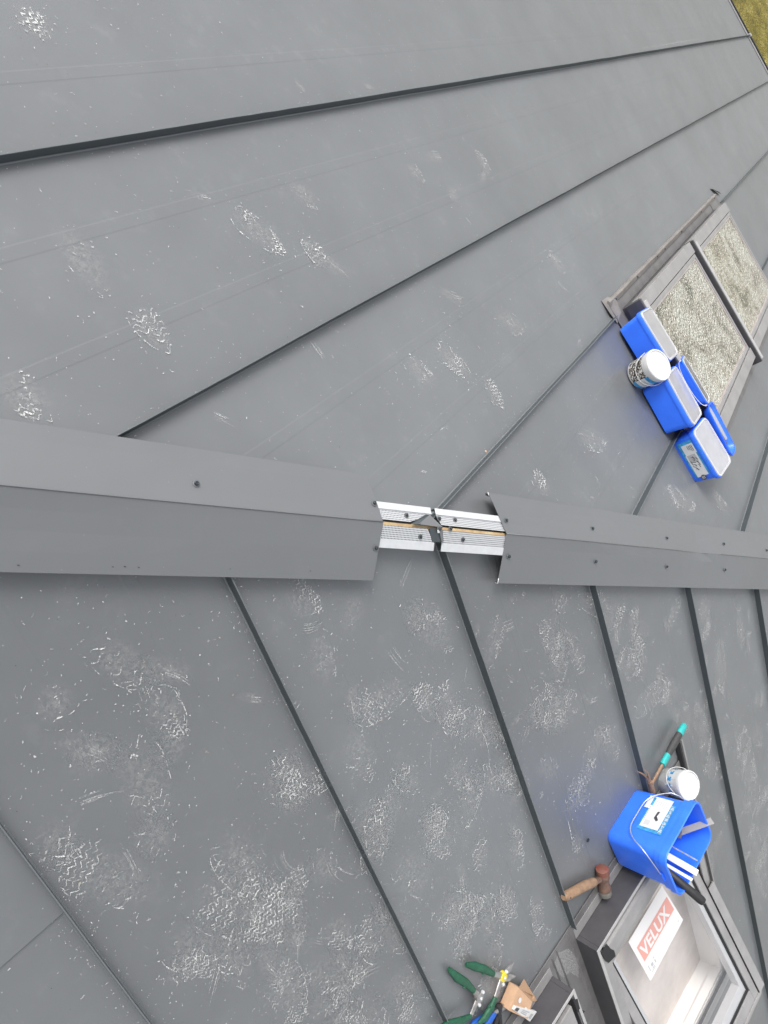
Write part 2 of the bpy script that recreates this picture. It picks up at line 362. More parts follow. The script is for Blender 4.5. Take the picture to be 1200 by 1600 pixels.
# grass tufts below the eave that shows
tb = MB()
eave_pt = A(-1.0, VA); out = V((A.D.x, A.D.y, 0)).normalized(); alng = V((A.H.x, A.H.y, 0)).normalized()
for k in range(9000):
    q = eave_pt + out * random.uniform(.5, 7.5) + alng * random.uniform(-4.5, 4.5)
    if noise.noise(V((q.x * 1.1, q.y * 1.1, 0))) < random.uniform(-.45, .1): continue
    z = gz(q.x, q.y); a_ = random.uniform(0, 6.28); hgt = random.uniform(.02, .07); wd = random.uniform(.006, .014)
    dx, dy = math.cos(a_) * wd, math.sin(a_) * wd; lx, ly = random.uniform(-.04, .04), random.uniform(-.04, .04)
    tb.face([(q.x - dx, q.y - dy, z), (q.x + dx, q.y + dy, z), (q.x + lx, q.y + ly, z + hgt)])
o = tb.build('grass', M['blade'], kind='stuff'); o['label'] = 'short yellowish green grass on the ground below the eave'; o['category'] = 'grass'
# a fallen branch line crossing the lawn
br = MB()
p0 = None
def lawn(px, py): return eave_pt + out * px + alng * py
base = lawn(1.8, -.9)
def branch(mb, st, d0, length, r, depth=0):
    p = V(st); d = V(d0).normalized(); pts = [p.copy()]; rs = [r]
    nseg = 9
    for k in range(nseg):
        d = (d + V((random.uniform(-.3, .3), random.uniform(-.3, .3), 0))).normalized()
        p = p + d * length / nseg; p.z = gz(p.x, p.y) + .02; pts.append(p.copy()); rs.append(r * (1 - .8 * (k + 1) / nseg))
        if depth < 2 and random.random() < .5:
            s_ = random.choice((-1, 1)); dd = V((d.x * .6 - s_ * d.y * .8, d.y * .6 + s_ * d.x * .8, 0)); branch(mb, p, dd, length * .35, r * .5, depth + 1)
    mb.tube(pts, rs, n=5)
branch(br, lawn(2.1, -1.3), alng * .6 + out * .9, 2.6, .022); branch(br, lawn(3.0, -1.6), alng * .2 + out, 2.2, .015)
o = br.build('fallen_branch', mat('bark', (.07, .055, .02), .9), smooth=True)
o['label'] = 'thin bare dark branch lying on the yellow green grass'; o['category'] = 'branch'

# ------------------------------------------------------------------ house: roof sheets, seams, caps
HM = Matrix.Translation((0, 4.0, GZ))
house = empty('house', HM, 'house under a dark grey standing seam metal roof with a ridge cap', 'house')
def vtopA(u): return max(-3.40, u / math.tan(A.al)) if u > -2.47 else -3.40
def vtopB(u): return max(-2.38, u / math.tan(B.al)) if u > -3.46 else -2.38
RIB = [(.000, 0), (.168, 0), (.1720, .0004), (.198, .0004), (.2020, 0), (.400, 0), (.4040, .0004), (.430, .0004), (.4340, 0), (.600, 0)]
def panel(P, k, vt, vb, pieces=None, label=None):
    rk = 1.0 if P is A else 1.7
    """one tray between two seams; pieces = [(du0, du1, v0, v1)] rectangles in the tray or None for the whole"""
    mb = MB()
    for du0, du1, v0, v1 in (pieces or [(0, S, None, vb)]):
        br_ = sorted(set([b_[0] for b_ in RIB if du0 < b_[0] < du1] + [du0, du1]))
        def hh(x):
            for (xa, ha), (xb, hb) in zip(RIB, RIB[1:]):
                if xa <= x <= xb: return rk * (ha + (hb - ha) * (x - xa) / (xb - xa))
            return 0
        for xa, xb in zip(br_, br_[1:]):
            ua, ub = k * S + xa, k * S + xb
            ta = vt(ua) if v0 is None else max(v0, vt(ua)); tb_ = vt(ub) if v0 is None else max(v0, vt(ub))
            if ta >= v1 and tb_ >= v1: continue
            ta = min(ta, v1); tb_ = min(tb_, v1)
            if tb_ >= v1 - 1e-6: mb.face([P(ua, ta, hh(xa)), P(ub, v1, hh(xb)), P(ua, v1, hh(xa))])
            else: mb.face([P(ua, ta, hh(xa)), P(ub, tb_, hh(xb)), P(ub, v1, hh(xb)), P(ua, v1, hh(xa))])
    if not mb.f: return None
    return mb.build('roof_panel', M['sheet'], house, label=label)
for k in range(-9, 13): panel(A, k, vtopA, VA)
for k in range(-12, 18):
    if k == 0: panel(B, k, vtopB, VB, [(0, S, None, 1.80), (0, S, 2.93, VB)])
    elif k == 1: panel(B, k, vtopB, VB, [(0, S, None, 1.80), (.17, S, 1.80, 2.93), (0, S, 2.93, VB)])
    elif k == -3:
        # two sheets lapped across the slope
        mb = MB(); P = B; u0, u1 = -1.8, -1.2
        panel(B, k, vtopB, VB, [(0, S, .14, VB)])
        for xa, xb in ((-1.8, -1.632), (-1.632, -1.6), (-1.6, -1.4), (-1.4, -1.37), (-1.37, -1.2)):
            hb = .0035
            mb.face([B(xa, vtopB(xa), .0), B(xb, vtopB(xb), .0), B(xb, .15, hb), B(xa, .15, hb)])
            mb.face([B(xa, .15, hb), B(xb, .15, hb), B(xb, .1505, .0002), B(xa, .1505, .0002)])
        mb.build('roof_panel', M['sheet'], house, label='short upper sheet lapped over the sheet below it')
    else: panel(B, k, vtopB, VB)

def seam(P, u, v0, v1, side=1):
    """folded standing seam: thin web with a doubled hook along its top"""
    if v1 - v0 < .1: return
    sd_ = side
    body = [(-.0024, .0026), (-.0018, .0278), (.0016, .0278), (.0022, .0026)]
    top = [(-.0018, .0280), (-.0014, .0288), (.0008, .0288), (.0014, .0280)]
    foot = [(-.0062, .0006), (-.0036, .0025), (.0036, .0025), (.0062, .0006)]
    foot[0:0] = []
    mb = MB()
    nseg = max(1, int((v1 - v0) / .06)) if v0 < 3 and abs(u) < 2.5 else max(1, int((v1 - v0) / .5)); rings = []
    for i in range(nseg + 1):
        v = v0 + (v1 - v0) * i / nseg
        jx = .0016 * noise.noise(V((u * 7, v * 1.7, 1))) + .0006 * noise.noise(V((u * 7, v * 14, 1))); jh = .0012 * noise.noise(V((u * 5, v * 2.3, 9))) + .0007 * noise.noise(V((u * 5, v * 19, 9)))
        rings.append([[P(u + sd_ * x + jx, v, h + (jh if h > .01 else 0)) for x, h in pr_] for pr_ in (body, top, foot)])
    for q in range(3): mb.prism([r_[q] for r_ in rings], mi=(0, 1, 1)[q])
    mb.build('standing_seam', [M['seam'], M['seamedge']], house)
WA0, WA1 = 1.93, 4.72       # stretch of seam taken out by the skylight pair
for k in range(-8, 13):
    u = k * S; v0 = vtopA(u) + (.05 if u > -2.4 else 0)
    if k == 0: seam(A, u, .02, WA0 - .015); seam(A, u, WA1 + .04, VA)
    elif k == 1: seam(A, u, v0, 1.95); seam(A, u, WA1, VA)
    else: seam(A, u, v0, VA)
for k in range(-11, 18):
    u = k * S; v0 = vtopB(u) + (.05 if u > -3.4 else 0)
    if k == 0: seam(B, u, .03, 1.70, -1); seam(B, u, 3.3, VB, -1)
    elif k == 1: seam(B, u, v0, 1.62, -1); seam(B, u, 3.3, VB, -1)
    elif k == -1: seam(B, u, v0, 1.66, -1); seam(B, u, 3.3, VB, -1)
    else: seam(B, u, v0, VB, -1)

# pale dirt that has gathered along the foot of the seams (real grains, too many to count)
APEX = .0468
def cap_pt(side, s, t, off=0.0):
    """point on the cap: side A/B, s along the hip, t 0 at the apex to 1 at the edge"""
    e = (CA * .124 + A.N * .036) if side == 'A' else (CB * .138 + B.N * .036)
    ap = UP * APEX
    nrm = (A.N if side == 'A' else B.N)
    return HIP * s + ap + (e - ap) * t + nrm * off
def dent(s, t, side):
    d = .0034 * noise.noise(V((s * 2.1, t * 1.3, 4 if side == 'A' else 14)))
    if side == 'A': d -= .010 * math.exp(-((s - 1.62) / .07) ** 2) * max(0, 1 - t * 1.3) * .6
    d -= .004 * math.exp(-((s - 1.55) / .12) ** 2) * (1 - t)
    return d
def cap(s0a, s0m, s0b, s1, label):
    mb = MB(); T = [(-1, 1.0), (-1, .75), (-1, .5), (-1, .25), (0, 0), (1, .25), (1, .5), (1, .75), (1, 1.0)]
    ns = max(8, int(abs(s1 - s0m) / .12)); grid = []
    for i in range(ns + 1):
        f_ = i / ns; row = []
        for sg, t in T:
            s_start = s0m + ((s0a if sg < 0 else s0b) - s0m) * t if sg else s0m
            s_ = s_start + (s1 - s_start) * f_
            sd_ = 'A' if sg <= 0 else 'B'
            row.append(cap_pt(sd_, s_, t, dent(s_, t, sd_)))
        # hems turned down and back at both long edges
        e0, e1 = row[0], row[-1]
        row = [e0 - A.N * .012 - CA * .006, e0 - A.N * .012 + CA * .001] + row + [e1 - B.N * .012 + CB * .001, e1 - B.N * .012 - CB * .006]
        grid.append(row)
    nt_ = len(grid[0])
    for row in grid: mb.v += [tuple(p) for p in row]
    for i in range(ns):
        for j in range(nt_ - 1):
            a_ = i * nt_ + j; mb.f.append((a_, a_ + 1, a_ + nt_ + 1, a_ + nt_)); mb.m.append(0)
    o = mb.build('ridge_cap', M['cap'], house, label=label)
    sol = o.modifiers.new('thickness', 'SOLIDIFY'); sol.thickness = .0012; sol.offset = -1
    return o
cap1 = cap(-.203, -.176, -.190, -4.0, 'ridge cap piece that ends left of the open joint')
cap2 = cap(.278, .324, .308, 12.6, 'ridge cap piece that starts right of the open joint')
# pale raw cut edges at the corners of the right cap and along its folded crest
def thin(name, pts, r, m, parent, n=6, **k):
    mb = MB(); mb.tube(pts, r, n=n); return mb.build(name, m, parent, smooth=True, **k)
thin('cut_edge', [cap_pt('B', .309, .90, .001), cap_pt('B', .308, 1.0, .001), cap_pt('B', .309, 1.0, -.010)], .0016, M['alu'], cap2)
thin('cut_edge', [cap_pt('A', .279, .93, .001), cap_pt('A', .278, 1.01, .001)], .0016, M['alu'], cap2)
for c_, (a0, a1) in ((cap1, (-3.9, -.176)), (cap2, (.324, 9.0))):
    mb = MB(); k_ = 40
    pts = [cap_pt('A', a0 + (a1 - a0) * i / k_, 0, .0006 + dent(a0 + (a1 - a0) * i / k_, 0, 'A')) for i in range(k_ + 1)]
    mb.tube(pts, .0016, n=6); mb.build('crest_fold', M['cap'], c_, smooth=True)

def frame_at(P, nrm, yaw=0, tang=None):
    z = nrm.normalized(); x = (tang or V((0, 1, 0))); x = (x - z * x.dot(z)).normalized(); y = z.cross(x)
    Rm = Matrix((x, y, z)).transposed() @ Matrix.Rotation(yaw, 3, 'Z')
    return Matrix.Translation(P) @ Rm.to_4x4()
SCREW = None
def screw(P, nrm, parent, r=.0062, big=True):
    global SCREW
    if SCREW is None:
        mb = MB()
        def ring(rad, z, n_=14): return [V((rad * math.cos(2 * math.pi * i / n_), rad * math.sin(2 * math.pi * i / n_), z)) for i in range(n_)]
        mb.prism([ring(1.35, 0), ring(1.30, .22), ring(.95, .30)], mi=1)
        mb.prism([ring(.78, .30, 6), ring(.78, .95, 6), ring(.60, 1.10, 6), ring(.30, 1.02, 6)], mi=0)
        SCREW = mb.build('screw', [M['screw'], M['screwlight']], None); COL.objects.unlink(SCREW)
    o = SCREW.copy(); COL.objects.link(o); o.parent = parent
    Mx = frame_at(P, nrm + V((random.uniform(-.12, .12), random.uniform(-.12, .12), 0)), random.uniform(0, 3)) @ Matrix.Diagonal((r, r, r, 1))
    o.matrix_parent_inverse = world_of(parent).inverted(); o.matrix_basis = Mx
    return o
for sd_, s_, t_ in (('A', -.693, .352), ('A', -.194, .373), ('B', -.190, .447), ('A', -1.25, .36), ('B', -2.2, .44)):
    screw(cap_pt(sd_, s_ - (.004 if s_ > -.3 else 0), t_, .0008), A.N if sd_ == 'A' else B.N, cap1)
for sd_, s_, t_ in (('A', .333, .331), ('A', .813, .387), ('A', 1.348, .359), ('A', 1.879, .392), ('A', 2.364, .337), ('B', .343, .449), ('B', .824, .438), ('B', 1.337, .454), ('B', 1.874, .441), ('B', 2.4, .44), ('A', 2.9, .36), ('B', 2.9, .44), ('A', 3.4, .36), ('B', 3.4, .44)):
    screw(cap_pt(sd_, s_, t_, .0008), A.N if sd_ == 'A' else B.N, cap2)
# chipped paint spots on the left cap, lower flange
mb = MB()
for sx in (-1.02, -.86, -.83, -.80, -.60, -.385):
    for q in range(1):
        ss, tt = sx + random.uniform(-.01, .01), .90 + random.uniform(-.03, .03); rr = random.uniform(.0008, .0022)
        cpt = lambda a_, r_: cap_pt('B', ss + r_ * 1.8 * math.cos(a_), tt + r_ * 5 * math.sin(a_), .0006 + dent(ss, tt, 'B') )
        mb.face([cpt(6.283 * i / 7, rr * random.uniform(.6, 1.2)) for i in range(7)])
mb.build('paint_chips', M['flash_dark'], cap1, kind='stuff')

# timber batten and the vent strips that show in the open joint
mb = MB()
pts = []
for i in range(15):
    s_ = -.6 + 1.4 * i / 14
    c_ = HIP * s_ + UP * (.034 + .0015 * noise.noise(V((s_ * 6, 0, 0)))) + V((.0015 * noise.noise(V((s_ * 9, 3, 0))), 0, 0))
    wv = .0040 + .0010 * noise.noise(V((s_ * 11, 7, 0)))
    pts.append([c_ + V((-wv, 0, 0)), c_ + V((wv, 0, -.001)), c_ + V((wv, 0, -.028)), c_ + V((-wv, 0, -.028))])
mb.prism(pts); mb.build('timber_batten', M['wood'], house, label='pale timber batten showing in the open joint')
def vent(side, s0, s1, cut=None, label=None, rim0=.29, rim1=.44):
    """perforated aluminium vent strip: punched web, plain raised rim and punched skirt"""
    P_ = lambda s_, t, o_=0.: cap_pt(side, s_, t, -.0045 + o_)
    N_ = A.N if side == 'A' else B.N; scale = .124 if side == 'A' else .138
    web = MB(); t0 = .07 if side == 'A' else .05
    i0, i1 = (cut or (s0, s1))           # inner edge may be cut back on the skew
    k = 12
    for i in range(k):
        f0, f1 = i / k, (i + 1) / k
        q = [(i0 + (i1 - i0) * f0, t0), (i0 + (i1 - i0) * f1, t0), (s0 + (s1 - s0) * f1, rim0), (s0 + (s1 - s0) * f0, rim0)]
        web.face([P_(*x) for x in q], uv=[(a_, b_ * scale) for a_, b_ in q])
    skirt = [(s0, rim1), (s1, rim1)]
    c0, c1 = P_(s0, rim1, .002), P_(s1, rim1, .002)
    web.face([c0, c1, c1 - N_ * .024, c0 - N_ * .024], uv=[(s0, 0), (s1, 0), (s1, .024), (s0, .024)])
    o = web.build('vent_strip', M['perf'], house, label=label)
    rim = MB()
    b0, b1 = s0, s1
    rim.hexa([P_(b0, rim0), P_(b1, rim0), P_(b1, rim1), P_(b0, rim1), P_(b0, rim0, .0028), P_(b1, rim0, .0028), P_(b1, rim1, .0028), P_(b0, rim1, .0028)])
    rim.build('vent_rim', M['alu'], o, bevel=.0008)
    return o
v1_ = vent('A', -.40, .012, cut=(-.40, -.075), label='perforated vent strip on the upper side of the joint, left piece')
v2_ = vent('A', .030, .52, cut=(.045, .52), label='perforated vent strip on the upper side of the joint, right piece')
v3_ = vent('B', -.40, .020, cut=(-.40, -.010), label='perforated vent strip on the lower side of the joint, left piece')
v4_ = vent('B', .050, .52, cut=(.050, .52), label='perforated vent strip on the lower side of the joint, right piece')
for o_, sd_, s_, t_ in ((v1_, 'A', -.085, .20), (v2_, 'A', .040, .21), (v2_, 'A', .105, .22), (v3_, 'B', -.035, .20), (v4_, 'B', .135, .19), (v2_, 'A', .078, .0)):
    screw(cap_pt(sd_, s_, t_, -.004), A.N if sd_ == 'A' else B.N, o_, r=.0055)
# seam ends folded and cut where the two slopes meet
mb = MB()
P_ = lambda sd, s_, t, o_: cap_pt(sd, s_, t, o_)
mb.face([P_('A', -.075, .02, -.004), P_('A', -.012, .27, -.002), P_('A', .006, .27, -.004), P_('A', -.045, .02, .001)], 0)
mb.face([P_('A', -.050, .02, .0005), P_('A', .004, .275, -.002), P_('A', .044, .0, .0005)], 1)
mb.face([P_('A', .004, .275, -.002), P_('A', .044, .0, .0005), P_('A', .046, .0, -.012), P_('A', .010, .28, -.012)], 0)
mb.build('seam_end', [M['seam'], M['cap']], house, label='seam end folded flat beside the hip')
mb = MB()
mb.face([P_('B', -.006, .03, -.003), P_('B', .040, .03, .001), P_('B', .042, .27, .000), P_('B', .012, .28, -.004)], 0)
mb.face([P_('B', .026, .04, .003), P_('B', .042, .04, .003), P_('B', .050, .27, .003), P_('B', .043, .27, .003)], 1)
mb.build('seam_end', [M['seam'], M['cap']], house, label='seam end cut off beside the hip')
screw(cap_pt('B', .028, .03, .002), B.N, house, r=.0058)
mb = MB(); mb.face([P_('B', .018, .05, .004), P_('B', .030, .04, .004), P_('B', .030, .10, .004), P_('B', .022, .11, .004)]); mb.build('sealant_blob', M['alu'], house)

# eaves: folded drip, gutter
def eave(P, vE, u0, u1):
    mb = MB()
    mb.box(lambda x, y, z: P(x, y, z), u0, u1, vE - .075, vE - .012, .003, .007)
    mb.box(lambda x, y, z: P(x, y, z), u0, u1, vE - .012, vE + .012, -.05, .009)
    mb.build('eave_trim', M['casing'], house)
    gu = MB(); k = 9
    prof = []
    c0 = P(0, vE + .08, 0) - P(0, 0, 0)
    outv = V((P.D.x, P.D.y, 0)).normalized()
    def ring(u):
        c = P(u, vE + .012, -.03) + outv * .065
        o1 = [c + outv * (-.065 * math.cos(math.pi * i / k)) + UP * (-.065 * math.sin(math.pi * i / k)) for i in range(k + 1)]
        o2 = [c + outv * (-.061 * math.cos(math.pi * i / k)) + UP * (-.061 * math.sin(math.pi * i / k)) for i in reversed(range(k + 1))]
        return o1 + o2
    gu.prism([ring(u0), ring(u1)])
    gu.tube([P(u0, vE + .012, -.026) + outv * .134, P(u1, vE + .012, -.026) + outv * .134], .008, n=8)
    gu.build('gutter', M['screw'], house, smooth=False)
eave(A, VA, -5.4, 7.4); eave(B, VB, -7.2, 10.3)
for k in range(-3, 3):
    mb = MB(); mb.box(lambda x, y, z: A(x, y, z), k * S - .02, k * S + .02, VA - .03, VA + .03, .001, .036); mb.build('seam_end', M['hood'], house, bevel=.004)
# walls under the eaves
ca = A(7.2, VA); 
def wallbox(P, vE, u0, u1):
    mb = MB(); outv = V((P.D.x, P.D.y, 0)).normalized()
    pa, pb = P(u0, vE - .35, -.12), P(u1, vE - .35, -.12)
    r0 = [pa, pb, pb - outv * .3, pa - outv * .3]
    mb.hexa([V((p.x, p.y, GZ - .3)) for p in r0] + r0)
    mb.build('wall', M['wall'], house)
wallbox(A, VA, -5.2, 7.0); wallbox(B, VB, -7.0, 9.9)

# ------------------------------------------------------------------ skylights
def frame_ring(mb, T, x0, x1, y0, y1, wx0, wx1, wy0, wy1, z0, z1, mi=0):
    mb.box(T, x0, x0 + wx0, y0, y1, z0, z1, mi); mb.box(T, x1 - wx1, x1, y0, y1, z0, z1, mi)
    mb.box(T, x0 + wx0, x1 - wx1, y0, y0 + wy0, z0, z1, mi); mb.box(T, x0 + wx0, x1 - wx1, y1 - wy1, y1, z0, z1, mi)

# --- flashing of the pair on slope A
fa = MB(); T = A.__call__
fa.box(T, -.075, 0, 1.93, 4.68, .003, .006, 0); fa.box(T, .78, .90, 1.93, 4.68, .003, .006, 0)
fa.box(T, -.075, .90, 4.45, 4.72, .0065, .009, 0); fa.box(T, -.075, .90, 1.93, 2.046, .0065, .009, 0)
# turned-up outer edge: a low wall of its own
rings = []
for i in range(29):
    v = 1.93 + 2.76 * i / 28; w_ = .0025 * noise.noise(V((v * 4, 0, 2)))
    rings.append([A(-.083 + w_, v, .001), A(-.079 + w_, v, .019 + w_), A(-.070 + w_, v, .022 + w_), A(-.050 + w_, v, .012), A(-.049 + w_, v, .006)])
fa.prism(rings, mi=1)
fl_a = fa.build('skylight_flashing', [M['flash'], M['flash_dirty']], house, bevel=.0008, label='dusty flashing around the two wet skylights')
for i, v in enumerate((2.02, 2.42, 2.85, 3.03, 3.48, 4.10, 4.60)):
    screw(A(-.060, v, .016), A.N, fl_a, r=.005)
# crumpled corner
mb = MB(); pts = [A(-.10, 1.90, .003), A(-.03, 1.885, .012), A(.03, 1.92, .004), A(.0, 1.99, .02), A(-.06, 2.00, .024), A(-.095, 1.96, .012)]
mb.face(pts[:3] + [pts[3]]); mb.face([pts[0], pts[3], pts[4], pts[5]]); mb.build('crumpled_corner', M['flash_dirty'], fl_a)

def skylight_closed(P, u0, v0, L, first, label):
    W_ = .78; Hh = .090
    T = lambda x, y, z: P(u0 + x, v0 + y, z)
    mb = MB()
    frame_ring(mb, T, 0, W_, 0, L, .035, .035, .035, .03, .0065, Hh - .004)
    o = mb.build('skylight', M['flash_dark'], house, bevel=.0015, label=label)
    mb = MB(); mb.box(T, -.004, .062, .02, L, Hh - .0035, Hh + .006); mb.box(T, -.004, .0, .02, L, Hh - .04, Hh - .0035); mb.build('side_casing', M['casing'], o, bevel=.002)
    mb = MB(); mb.box(T, W_ - .062, W_ + .004, .02, L, Hh - .0035, Hh + .006); mb.build('side_casing', M['casing'], o, bevel=.002)
    # sash cladding with a dark joint round it
    mb = MB(); mb.box(T, .062, W_ - .062, .0, L - .006, Hh - .030, Hh - .012); mb.build('joint', M['gap'], o)
    mb = MB(); frame_ring(mb, T, .0665, W_ - .0665, .055, L - .012, .022, .022, .02, .028, Hh - .0118, Hh + .002)
    mb.build('sash', M['casing'], o, bevel=.0015)
    mb = MB(); frame_ring(mb, T, .0885, W_ - .0885, .075, L - .040, .010, .010, .01, .016, Hh - .0118, Hh - .002)
    mb.build('gasket', M['beige'], o)
    mb = MB(); mb.face([T(.0985, .085, Hh - .006), T(W_ - .0985, .085, Hh - .006), T(W_ - .0985, L - .056, Hh - .006), T(.0985, L - .056, Hh - .006)])
    mb.build('pane', M['wetglass'], o)
    # hood: a rounded bar across the top with a dark slot under it
    mb = MB(); z0 = Hh + .004
    prof = [(-.020, z0 - .062), (-.024, z0 - .012), (-.024, z0 + .014), (-.021, z0 + .0165), (-.006, z0 + .0165), (.004, z0 - .062)]
    mb.prism([[T(x, y, z) for y, z in prof] for x in (-.002, W_ + .05 if not first else W_ + .03)])
    mb.build('top_casing', M['flash_dark'], o, bevel=.001)
    mb = MB()
    prof = [(.010 + .026 - .026 * math.cos(math.pi * i / 8), z0 + .006 + .010 * math.sin(math.pi * i / 8)) for i in range(9)] + [(.062, z0 - .004), (.010, z0 - .004)]
    mb.prism([[T(x, y, z) for y, z in prof] for x in (.022, W_ + .045 if not first else W_ + .02)])
    mb.build('hood', M['hood'], o, bevel=.001)
    mb = MB(); mb.box(T, .01, W_ + (.04 if not first else .015), .004, .012, z0 - .03, z0 + .004); mb.build('slot', M['gap'], o)
    return o
skylight_closed(A, 0, 2.046, 1.175, True, 'closed skylight beside the blue tubs with a wet dirty pane')
skylight_closed(A, 0, 3.262, 1.19, False, 'closed skylight farther down the slope with a wet dirty pane')

# --- the open skylight on slope B
V0, V1, WB = 1.77, 2.95, .78
fb = MB(); T = B.__call__
fb.box(T, -1.10, .88, 1.690, 1.768, .003, .006, 0)               # apron above both windows
fb.box(T, -.16, 0, 1.768, 3.05, .003, .0055, 0); fb.box(T, .78, .88, 1.768, 3.05, .003, .0055, 0)
fb.box(T, -.16, .88, 2.952, 3.25, .0065, .009, 0); 
fl_b = fb.build('skylight_flashing', [M['flash']], house, bevel=.0006, label='wide grey flashing around the open skylight')
# pressed ridges of the flashing between the two windows
for uu in (-.135, -.105, -.03):
    mb = MB(); rings = []
    for i in range(15):
        v = 1.70 + 1.3 * i / 14; w_ = .003 * noise.noise(V((v * 5, uu * 30, 2)))
        rings.append([B(uu - .005 + w_, v, .0056), B(uu + w_, v, .0105), B(uu + .005 + w_, v, .0056)])
    mb.prism(rings); mb.build('pressed_ridge', M['flash'], fl_b)
mb = MB(); mb.face([B(-.14, 1.74, .0062), B(-.10, 1.72, .0064), B(-.05, 1.76, .0064), B(-.02, 1.86, .0064), B(-.05, 1.93, .0064), B(-.08, 1.86, .0062), B(-.12, 1.84, .0062)])
mb.build('grime_patch', DUST[0], fl_b)
# light fold under the top wall, side upstand near the hammer
mb = MB(); mb.box(T, .0, .78, 1.722, 1.768, .0062, .0085); mb.build('apron_fold', M['casing'], fl_b, bevel=.001)
mb = MB(); mb.box(T, -.94, -.16, 1.722, 1.768, .0062, .0085); mb.build('apron_fold', M['casing'], fl_b, bevel=.001)
mb = MB()
rings = []
for i in range(9):
    v = 1.60 + 1.5 * i / 8
    rings.append([B(.878, v, .004), B(.886, v, .020), B(.896, v, .020), B(.902, v, .004)])
mb.prism(rings); mb.build('upstand', M['gap'], fl_b)
mb = MB(); rings = []
for i in range(9):
    v = 1.585 + 1.5 * i / 8
    rings.append([B(.898, v, .003), B(.900, v, .026), B(.908, v, .027), B(.909, v, .003)])
mb.prism(rings); mb.build('upstand', M['casing'], fl_b)

def skylight_box(u0, label):
    T = lambda x, y, z: B(u0 + x, V0 + y, z)
    mb = MB(); L = V1 - V0
    mb.box(T, 0, .018, 0, L, -.02, .094); mb.box(T, WB - .018, WB, 0, L, -.02, .094)
    mb.box(T, .018, WB - .018, 0, .018, -.02, .094); mb.box(T, .018, WB - .018, L - .018, L, -.02, .094)
    o = mb.build('skylight', M['flash_dark'], house, bevel=.0015, label=label)
    return o, T
sk, T = skylight_box(0, 'skylight under the tool bucket with its sash tilted open')
mb = MB(); mb.box(T, -.002, .022, -.002, WB * 0 + .010, .0945, .0975); mb.box(T, .022, WB, -.002, .010, .0945, .0975); mb.box(T, -.002, .012, .010, 1.18, .0945, .0975)
mb.build('frame_edge', M['hood'], sk)
# inner timber frame and the black gap round the sash
mb = MB(); frame_ring(mb, T, .018, WB - .018, .018, 1.162, .0215, .0215, .0215, .0215, -.035, .070); mb.build('inner_frame', M['liner'], sk)
# fixed top casing in light grey with a long rounded step
mb = MB()
prof = [(.040, .070), (.040, .088), (.046, .097), (.100, .104), (.106, .100), (.112, .092), (.150, .090), (.160, .084), (.160, .070)]
mb.prism([[T(x, y, z) for y, z in prof] for x in (.045, WB - .03)]); mb.build('top_casing', M['casing'], sk, bevel=.0015)
mb = MB(); prof = [(.104, .1045), (.108, .1065), (.152, .0925), (.156, .0905)]
# upper halves of the side casings stay on the frame
for x0, x1 in ((.012, .055), (WB - .050, WB - .012)):
    mb = MB(); mb.box(T, x0, x1, .04, .52, .088, .096); mb.build('side_casing', M['casing'], sk, bevel=.001)
mb = MB(); pts = [T(.012, .02, .099), T(.05, .015, .1), T(.062, .06, .101), T(.078, .09, .1), T(.070, .11, .104), T(.030, .10, .10), T(.018, .07, .1)]
mb.face(pts); o = mb.build('corner_flap', M['gap'], sk); so = o.modifiers.new('t', 'SOLIDIFY'); so.thickness = .002
# shaft lining down to the blind
mb = MB()
zt, zb = .068, -.035
c = [(.04, .04), (WB - .04, .04), (WB - .04, 1.14), (.04, 1.14)]
for i in range(4):
    (xa, ya), (xb, yb) = c[i], c[(i + 1) % 4]
    mb.face([T(xa, ya, zt), T(xb, yb, zt), T(xb, yb, zb), T(xa, ya, zb)], 0)
mb.box(T, .0402, WB - .0402, 1.125, 1.1398, .030, .0665, 0)
mb.build('shaft_lining', M['liner'], sk)
mb = MB(); mb.face([T(.04, .04, zb), T(WB - .04, .04, zb), T(WB - .04, 1.14, zb), T(.04, 1.14, zb)]); mb.build('shaft_blind', M['liner_floor'], sk)  # beige blind closing the shaft just below the sheet
mb = MB(); mb.box(T, .004, WB - .004, 1.130, 1.18, .0945, .0975); mb.build('frame_edge', M['hood'], sk)
# the sash, tilted about its middle pivot
th = R(13); PV = 2.30; PH = .112
def SS(x, y, z=0): return B(x, PV + y * math.cos(th) - z * math.sin(th), PH + y * math.sin(th) + z * math.cos(th))
mb = MB(); frame_ring(mb, SS, .058, .722, -.50, .60, .042, .042, .12, .060, -.045, .0, 0); sash = mb.build('sash', M['casing'], sk, bevel=.002)
mb = MB(); frame_ring(mb, SS, .100, .680, -.38, .54, .010, .010, .01, .012, -.040, -.006, 0); mb.build('gasket', M['gap'], sk)
mb = MB(); frame_ring(mb, SS, .110, .670, -.37, .528, .020, .024, .02, .05, -.050, -.012, 0); mb.build('inner_sash', M['lidrim'], sk, bevel=.002)
mb = MB(); mb.face([SS(.110, -.37, -.008), SS(.670, -.37, -.008), SS(.670, .528, -.008), SS(.110, .528, -.008)]); mb.build('pane', M['glass'], sk)
# side casings that ride on the lower half of the sash
for x0, x1, w_ in ((.030, .056, 0), (.7245, .775, 1)):
    mb = MB(); mb.box(SS, x0, x1, -.02, .61, -.004, .004); mb.box(SS, x0 if not w_ else x1 - .002, x0 + .002 if not w_ else x1, -.02, .61, -.040, -.0042)
    mb.build('side_casing', M['casing'], sk, bevel=.001)
for x0 in (.7225,):
    mb = MB(); mb.box(SS, x0, x0 + .0025, -.30, .60, -.003, .006); mb.build('side_rail', M['gap'], sk)
mb = MB(); mb.box(SS, .040, .740, .602, .622, -.05, .003); mb.build('bottom_casing', M['casing'], sk, bevel=.003)
